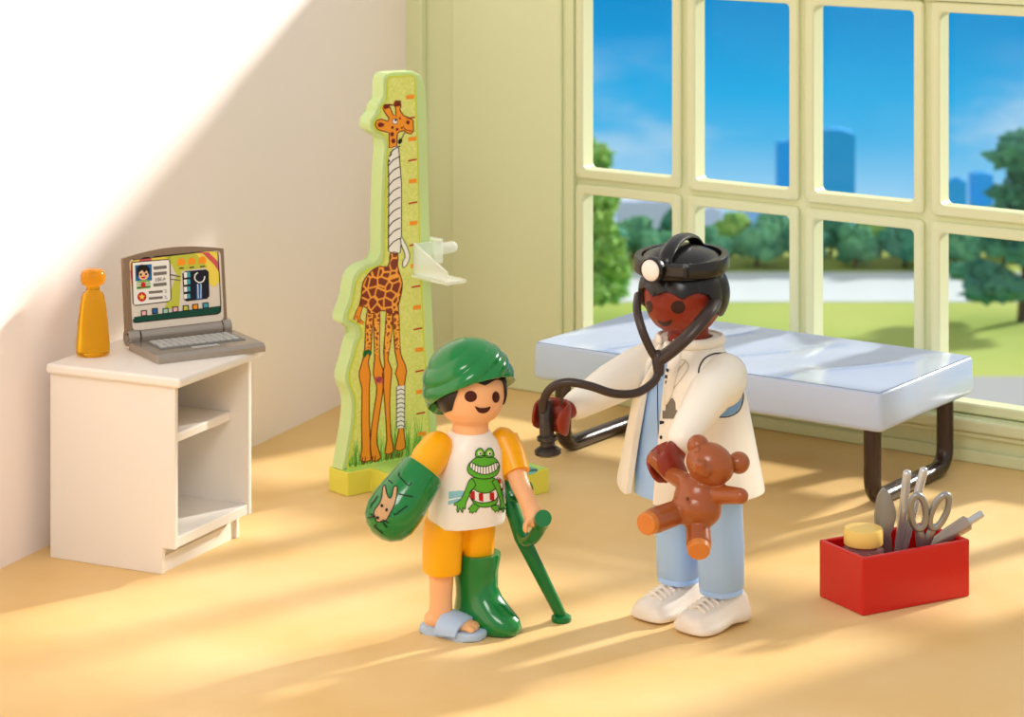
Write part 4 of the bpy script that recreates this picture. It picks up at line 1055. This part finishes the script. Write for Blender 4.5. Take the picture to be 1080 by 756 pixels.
b.loft([(0.55, 0, 0, 0.17, 0.12, 2.6), (0.8, 0, 0, 0.17, 0.12, 2.5), (1.05, 0, 0, 0.165, 0.12, 2.4), (1.17, 0, 0, 0.11, 0.09, 2)])
for sx in (-1, 1): b.loft([(0.08, DX + 0.122 * sx, DYY + 0.02, 0.05, 0.06, 2.2), (0.4, DX + 0.12 * sx, DYY, 0.065, 0.075, 2.2), (0.62, 0.1 * sx, 0, 0.075, 0.09, 2.2)])
dsr, dsl = V((-0.235, 0.0, 1.10)), V((0.225, 0.0, 1.10))
hr_c = dl(P(581, 440, 11.50)); wr_r = dl(P(603, 430, 11.60)); el_r = dl(P(645, 405, 11.82))
hl_c = dl(P(701, 491, 11.30)); wr_l = dl(P(716, 469, 11.33)); el_l = dl(P(748, 415, 11.50))
b.tube([dsr, el_r, wr_r], [0.07, 0.06, 0.036], 16); b.tube([dsl, el_l, wr_l], [0.07, 0.06, 0.036], 16)
c_hand(b, hr_c, V((0.05, 0.1, 1)), V((0.12, -1, 0.1)), rad=0.070, h=0.078, t=0.026, span=126, wrist=wr_r)
hand_ax = dl(P(692, 474, 11.28)) - dl(P(708, 508, 11.26))
c_hand(b, hl_c, hand_ax, V((-0.4, -0.9, 0)), rad=0.064, h=0.088, t=0.034, span=140, wrist=wr_l)
dbody = b.build('body', m_dsk, doc, remesh=0.0075)
md = I('face_brown', (58, 30, 24))
KD = lambda x, y: (650 + x / 5.214, 235 + y / 5.214)
for o_ in (oval(180, 462, 21, 34, 28), oval(340, 463, 39, 36, 28)): Ink(KD).fill(md, o_).put('eye', doc, dbody, doc, off=0.0016)
fd = Ink(KD); fd.fill(md, cr([(226, 535), (265, 546), (306, 532), (300, 555), (277, 568), (250, 561)], 4, True))
fd.put('mouth', doc, dbody, doc, off=0.0016)
# hair with waved locks
def dr(ph, th):
    k = 1 + 0.045 * abs(sin(ph * 4.5)) ** 0.7 * sin(th)
    return (0.198 * k, 0.198 * k, 0.19)
def db(ph):
    a = abs(ph)
    if a < 0.95: return R(88 - 8 * abs(cos(ph * 4.5)))
    if a < 1.15: return R(82) + (a - 0.95) / 0.2 * R(26)
    return R(104 + 16 * min(1, (a - 1.15) / 0.4))
b = MB(); b.shell((0, 0, 0), dr, db, inner=0.88, nph=144, nth=26)
bmesh.ops.transform(b.bm, matrix=Mh @ Matrix.Translation((0, 0.01, 0.01)), verts=b.bm.verts); b.build('hair', mat('doctor_hair', (20, 16, 15), 0.3, spec=0.5), doc)
# shirt
b = MB(); b.loft([(0.55, 0, 0, 0.26, 0.20, 2.6), (0.8, 0, 0, 0.25, 0.188, 2.5), (1.0, 0, 0, 0.222, 0.165, 2.4), (1.12, 0, 0, 0.180, 0.14, 2.3), (1.19, 0, 0, 0.12, 0.105, 2.1), (1.215, 0, 0, 0.105, 0.098, 2), (1.216, 0, 0, 0.09, 0.085, 2)], seg=56)
dsh = b.build('shirt', m_blu, doc, angle=60)
# coat: open at the front, flaring to the hem
def coat_sec(z):
    T = [(0.59, 0.352, 0.268), (0.7, 0.328, 0.250), (0.85, 0.295, 0.228), (1.0, 0.262, 0.205), (1.1, 0.235, 0.185), (1.16, 0.195, 0.16), (1.205, 0.14, 0.128), (1.235, 0.122, 0.118), (1.26, 0.128, 0.125)]
    for a, c in zip(T[:-1], T[1:]):
        if a[0] <= z <= c[0]:
            t = (z - a[0]) / (c[0] - a[0]); return a[1] + (c[1] - a[1]) * t, a[2] + (c[2] - a[2]) * t
    return T[-1][1:] if z > 1 else T[0][1:]
zs_ = [0.59 + (1.26 - 0.59) * i / 40 for i in range(41)]
def smth(z):
    r = [coat_sec(z + d) for d in (-0.04, -0.02, 0, 0.02, 0.04)]
    return sum(q[0] for q in r) / 5, sum(q[1] for q in r) / 5
def coat_pt(z, a, off=0.0):
    rx, ry_ = smth(z); e = 2.35; sx_, cy_ = sin(a), -cos(a)
    return V(((rx + off) * math.copysign(abs(sx_) ** (2 / e), sx_), (ry_ + off) * math.copysign(abs(cy_) ** (2 / e), cy_), z))
na = 90; b = MB(); rings = []
for z in zs_:
    f = max(0, (z - 1.0) / 0.26)
    aR = R(1 - 1 * f); aL = R(-26 - 8 * f)       # edges of the opening
    a0, a1 = aR, aL + 2 * PI
    zf = lambda a: z - (0.035 * math.exp(-((a - a0) / 0.35) ** 2) + 0.03 * math.exp(-((a1 - a) / 0.35) ** 2)) * max(0, 1 - (z - 0.59) / 0.2)
    out_ = []; in_ = []
    for i in range(na + 1):
        a = a0 + (a1 - a0) * i / na; p = coat_pt(z, a); p.z = zf(a)
        fl_ = 0.0
        q = coat_pt(z, a, -0.032); q.z = zf(a); out_.append(p); in_.append(q)
    rings.append(out_ + in_[::-1])
b.faces(rings)
coat = b.build('coat', m_coat, doc, bevel=0.006, angle=50)
co = Ink(lambda x, y: (640 + x / 3.978, 350 + y / 3.978)); GC = I('coat_grey', (128, 120, 106)); LC = I('coat_seam', (206, 190, 160)); BD = I('button_dark', (40, 40, 48))
co.fill(GC, [(234, 330), (246, 330), (248, 300), (262, 280), (278, 278), (288, 295), (290, 328), (304, 328), (290, 364), (234, 364)], 1); co.put('pocket_emblem', coat, coat, doc, off=0.0012, tol=0.2); co.items = []
for (x, y) in ((247, 158), (231, 208), (226, 262), (225, 380), (228, 442), (240, 185)): co.fill(BD, oval(x, y, 6, 8, 10), 2)
co.line(LC, [(258, 250), (272, 205), (300, 160), (330, 122), (312, 118)], 1.4, 1); co.line(LC, [(330, 122), (342, 140), (332, 170), (262, 262)], 1.2, 1)
co.put('front_seam_print', coat, coat, doc, off=0.0012, tol=0.2); co.items = []
co.fill(mat('armhole_blue', (120, 166, 214), 0.4), [(470, 356), (500, 330), (540, 270), (560, 222), (568, 262), (564, 300), (545, 335), (510, 352)], 1)
co.line(BD, [(472, 358), (510, 355), (548, 336), (567, 300), (571, 262), (562, 215)], 1.2, 2)
co.line(BD, [(385, 185), (388, 150), (410, 112), (450, 92), (498, 90)], 1.6, 2)
co.put('armhole_print', coat, coat, doc, off=0.0012, tol=0.2)
# raised lapels and collar
lp = MB()
for (za, zb_, aa, ab, wd) in ((1.00, 1.235, R(6), R(12), 0.045), (1.00, 1.235, R(-27), R(-14), 0.04)):
    path = []
    for i in range(9):
        t = i / 8; z = za + (zb_ - za) * t; path.append(coat_pt(z, aa + (ab - aa) * sin(t * PI * 0.5) + (0 if aa > -0.2 else R(8) * t), 0.004))
    lp.tube(path, [(0.010, 0.012)] + [(0.014, 0.022)] * 7 + [(0.016, 0.024)], 12)
cp = [coat_pt(1.245, R(12) + (R(318) - R(0)) * i / 30, 0.010) for i in range(31)]
lp.tube(cp, [(0.022, 0.014)] * 31, 12, up=(0, 0, 1)); lp.build('collar', m_coat, doc)
# shirt opening line with studs
si = Ink(lambda x, y: (640 + x / 3.978, 350 + y / 3.978)); si.line(BD, [(214, 160), (214, 300), (218, 470)], 0.9, 1); 
si.put('shirt_print', dsh, dsh, doc, off=0.0015)
# sleeves
b = MB(); b.tube([dsr + V((0.02, 0, 0.01)), dsr.lerp(el_r, 0.4), el_r, wr_r.lerp(el_r, 0.12)], [(0.098, 0.098), (0.1, 0.1), (0.092, 0.09), (0.064, 0.064)], 32, round_ends=True); b.build('sleeve', m_coat, doc, angle=70)
b = MB(); b.tube([dsl + V((-0.02, 0, 0.01)), dsl.lerp(el_l, 0.4), el_l, wr_l.lerp(el_l, 0.12)], [(0.100, 0.100), (0.103, 0.103), (0.095, 0.093), (0.070, 0.070)], 32, round_ends=True); b.build('sleeve', m_coat, doc, angle=70)
# trousers
b = MB()
for sx in (-1, 1):
    tx = lambda z: DX + (0.125 - 0.02 * max(0, z - 0.3) / 0.34) * sx
    b.loft([(z, tx(z), DYY * (1 - max(0, z - 0.3) * 2), rx, ry_, 2.5) for z, rx, ry_ in ((0.135, 0.080, 0.085), (0.137, 0.087, 0.092), (0.155, 0.089, 0.094), (0.16, 0.086, 0.091), (0.165, 0.091, 0.097), (0.35, 0.093, 0.105), (0.6, 0.098, 0.12), (0.64, 0.09, 0.12))], seg=44)
b.build('trousers', m_blu, doc, angle=50)
# trainers
for sx in (-1, 1):
    cx = 0.0; b = MB(); rings = []; TM = Matrix.Translation((DX + 0.127 * sx, DYY + 0.01, 0)) @ Matrix.Diagonal((1.1, 1.06, 1.05, 1))
    for (y, w_, top, bot) in ((0.118, 0.02, 0.075, 0.03), (0.112, 0.058, 0.12, 0.006), (0.085, 0.076, 0.150, 0.0), (0.03, 0.08, 0.152, 0.004), (-0.02, 0.080, 0.142, 0.014), (-0.07, 0.086, 0.124, 0.006), (-0.12, 0.094, 0.108, 0.0), (-0.17, 0.096, 0.097, 0.0), (-0.21, 0.088, 0.087, 0.002), (-0.236, 0.064, 0.070, 0.008), (-0.245, 0.02, 0.05, 0.018)):
        ring = []; hgt = top - bot
        pr = [(-0.78, 0), (-1.0, 0.10), (-1.04, 0.24), (-1.02, 0.40), (-0.93, 0.44), (-0.86, 0.62), (-0.66, 0.86), (-0.36, 0.98), (0, 1.0), (0.36, 0.98), (0.66, 0.86), (0.86, 0.62), (0.93, 0.44), (1.02, 0.40), (1.04, 0.24), (1.0, 0.10), (0.78, 0)]
        for (u, v) in pr:
            vv = v * hgt if v > 0.4 else min(v * hgt * 1.0, v * 0.11)
            ring.append(V((cx + u * w_, y, bot + (vv if v > 0.4 else v * min(hgt, 0.105)))))
        rings.append(ring)
    b.faces(rings); bmesh.ops.transform(b.bm, matrix=TM, verts=b.bm.verts); sho = b.build('trainer', m_sho, doc, sub=1, angle=180)
    lc = MB()
    for i in range(5):
        y = -0.055 - 0.027 * i; tz = 0.129 - 0.0070 * i - (0.004 if i == 0 else 0)
        lc.tube([(cx - 0.042, y - 0.004, tz - 0.010), (cx, y, tz + 0.006), (cx + 0.042, y - 0.004, tz - 0.010)], 0.008, 10)
    bmesh.ops.transform(lc.bm, matrix=TM, verts=lc.bm.verts); lc.build('laces', m_sho, sho)

# ---------------------------------------------------------------- HEAD TORCH
m_blk = mat('torch_black', (22, 18, 17), 0.26, spec=0.6, bump=0.08, bscale=120)
ht = thing('head_torch', 'black head torch with a round white lamp strapped over the doctor hair', 'head torch', world_m(doc) @ (Mh @ V((-0.012, 0.01, 0.146))), DY + math.degrees(HY))
b = MB(); rings = []
for (r_, z) in ((0.18, -0.034), (0.208, -0.036), (0.214, -0.028), (0.212, 0.026), (0.207, 0.034), (0.18, 0.034)):
    rings.append([V((r_ * cos(a), r_ * sin(a), z + 0.015 * sin(a) )) for a in [2 * PI * k / 64 for k in range(64)]])
b.faces(rings + [rings[0]], cap0=False, cap1=False); b.build('headband', m_blk, ht, angle=50)
b = MB(); b.shell((0, 0, -0.01), lambda ph, th: (0.190, 0.190, 0.082), lambda ph: R(86), inner=0.8, nph=64, nth=16); b.build('crown_cap', m_blk, ht)
b = MB(); path = [V((0, -0.195 * cos(a), 0.012 + 0.094 * sin(a))) for a in [R(8 + 164 * k / 24) for k in range(25)]]
b.tube(path, [(0.016, 0.034)] * 25, 14, up=(0, 0, 1)); b.build('strap', m_blk, ht)
b = MB(); b.box((0.03, -0.208, -0.005), (0.17, 0.05, 0.062), bevel=0.012); b.build('housing', m_blk, ht, smooth=False)
Ml = Matrix.Translation((-0.035, -0.226, -0.003)) @ Matrix.Rotation(R(-12), 4, 'Z') @ Matrix.Rotation(R(90), 4, 'X')
b = MB(); b.lathe([(0.001, -0.01), (0.052, -0.01), (0.057, 0.0), (0.057, 0.03), (0.052, 0.038), (0.047, 0.034), (0.001, 0.034)], Ml, 32); lr = b.build('lamp_housing', m_blk, ht, angle=50)
b = MB(); b.lathe([(0.047, 0.034), (0.042, 0.040), (0.025, 0.045), (0.001, 0.047)], Ml, 32); b.build('lens', mat('lens_white', (246, 232, 222), 0.25), lr, angle=60)

# ---------------------------------------------------------------- STETHOSCOPE
m_st = mat('stethoscope_grey', (56, 42, 36), 0.34, spec=0.5, bump=0.05, bscale=120)
J = P(694, 383, 11.57)
ste = thing('stethoscope', 'dark grey stethoscope running from the doctor ears to the outstretched hand', 'stethoscope', J)
def s_(p): return V(p) - J
b = MB(); b.tube(cr([s_(P(673, 312, 11.70)), s_(P(672, 328, 11.60)), s_(P(678, 350, 11.55)), s_(P(687, 370, 11.55)), s_(P(694, 380, 11.56))], 5), 0.019, 14); b.build('ear_tube', m_st, ste)
b = MB(); b.tube(cr([s_(P(754, 318, 11.74)), s_(P(746, 331, 11.58)), s_(P(728, 352, 11.53)), s_(P(708, 370, 11.54)), s_(P(694, 380, 11.56))], 5), [(0.024, 0.033)] * 21, 14); b.build('ear_tube', m_st, ste)
b = MB(); b.tube([s_(P(694, 376, 11.56)), s_(P(695, 392, 11.55))], [0.030, 0.024], 16); b.build('junction', m_st, ste)
b = MB(); b.tube(cr([s_(P(695, 388, 11.56)), s_(P(690, 402, 11.53)), s_(P(672, 414, 11.48)), s_(P(648, 415, 11.44)), s_(P(622, 407, 11.42)), s_(P(600, 403, 11.42)), s_(P(584, 407, 11.43)), s_(P(575, 418, 11.46)), s_(P(573, 432, 11.48))], 6), 0.0185, 14); b.build('tube', m_st, ste)
b = MB(); b.prism([s_(P(591, 404, 11.42)), s_(P(606, 405, 11.42)), s_(P(598, 412, 11.42)), s_(P(594, 416, 11.44)), s_(P(594, 426, 11.45)), s_(P(591, 426, 11.45))], (0, 0.02, 0), bevel=0.003); b.build('bracket', m_st, ste, smooth=False)
b = MB(); pb = s_(P(578, 480, 11.50)); 
b.lathe([(0.001, 0.0), (0.048, 0.0), (0.058, 0.008), (0.058, 0.024), (0.045, 0.034), (0.032, 0.042), (0.032, 0.06), (0.044, 0.066), (0.044, 0.082), (0.032, 0.09), (0.032, 0.225), (0.026, 0.24), (0.001, 0.242)], Matrix.Translation(pb + V((0, 0, -0.0))) @ Matrix.Rotation(R(-3), 4, 'Y'), 32)
b.build('chest_piece', mat('chest_piece_black', (44, 38, 34), 0.3, spec=0.6, bump=0.2, bscale=70), ste, angle=50)
# ---------------------------------------------------------------- TEDDY BEAR
m_bear = mat('bear_brown', (158, 82, 36), 0.28, spec=0.5, coat=0.2, sss=0.1)
m_pad = mat('bear_pad', (206, 122, 50), 0.35)
BC = P(736, 527, 11.12)
bear = thing('teddy_bear', 'small brown teddy bear held by one arm in the doctor hand', 'teddy bear', BC, rot=(R(-6), R(9), R(-14)))
def bl_(p): return local(bear, p)
b = MB()
b.ell((0, 0, 0.0), (0.103, 0.085, 0.112))
b.ell((0, -0.005, -0.03), (0.106, 0.09, 0.09))
Hb = bl_(P(749, 489, 11.10))
b.ell(Hb, (0.104, 0.085, 0.088), Matrix.Rotation(R(12), 3, 'Y'))
b.ell(Hb + V((-0.022, -0.07, -0.012)), (0.048, 0.046, 0.036), Matrix.Rotation(R(14), 3, 'Y'))
b.ell(Hb + V((-0.024, -0.112, 0.006)), (0.022, 0.016, 0.016))
b.tube([bl_(P(756, 521, 11.08)), bl_(P(781, 523, 11.02))], [0.042, 0.034], 20)
b.tube([bl_(P(724, 509, 11.13)), bl_(P(706, 499, 11.25)), bl_(P(689, 483, 11.28))], [0.04, 0.034, 0.028], 20)
b.tube([bl_(P(712, 541, 11.10)), bl_(P(690, 549, 11.02))], [0.052, 0.054], 20)
b.tube([bl_(P(736, 556, 11.08)), bl_(P(737, 574, 11.02))], [0.052, 0.054], 20)
bb = b.build('body', m_bear, bear, remesh=0.005, sm=3)
for (px, py, fl) in ((736, 470, -1), (779, 488, 1)):
    e = bl_(P(px, py, 11.13)); b = MB(); b.tube([e + V((0, 0.012, 0)), e + V((0, -0.004, 0))], [0.046, 0.046], 24)
    b.build('ear', m_bear, bear)
    b = MB(); b.ell(e + V((0, -0.040, 0)), (0.028, 0.012, 0.028), seg=20); b.build('inner_ear', m_pad, bear) if False else b.bm.free()
for (px, py) in ((735.5, 476), (759, 487)):
    e = bl_(P(px, py, 11.06)); b = MB(); b.ell(e + V((0, 0.012, 0)), (0.017, 0.016, 0.019), seg=16); b.build('eye', m_bear, bear)
b = MB(); b.ell(bl_(P(725, 526, 11.02)) + V((0, 0.0, 0)), (0.008, 0.01, 0.008), seg=12); b.build('navel', mat('bear_dark', (110, 52, 24), 0.3), bear)
f1 = bl_(P(685, 551, 11.00)); f2 = bl_(P(737, 577, 10.985))
for (f_, d_) in ((f1, bl_(P(690, 549, 11.02)) - bl_(P(712, 541, 11.10))), (f2, bl_(P(737, 574, 11.02)) - bl_(P(736, 556, 11.08)))):
    d_ = d_.normalized(); b = MB(); b.tube([f_ - d_ * 0.004, f_ + d_ * 0.020 + V((0, -0.012, 0))], [0.050, 0.046], 24, round_ends=False); b.build('foot_pad', m_pad, bear, bevel=0.006)
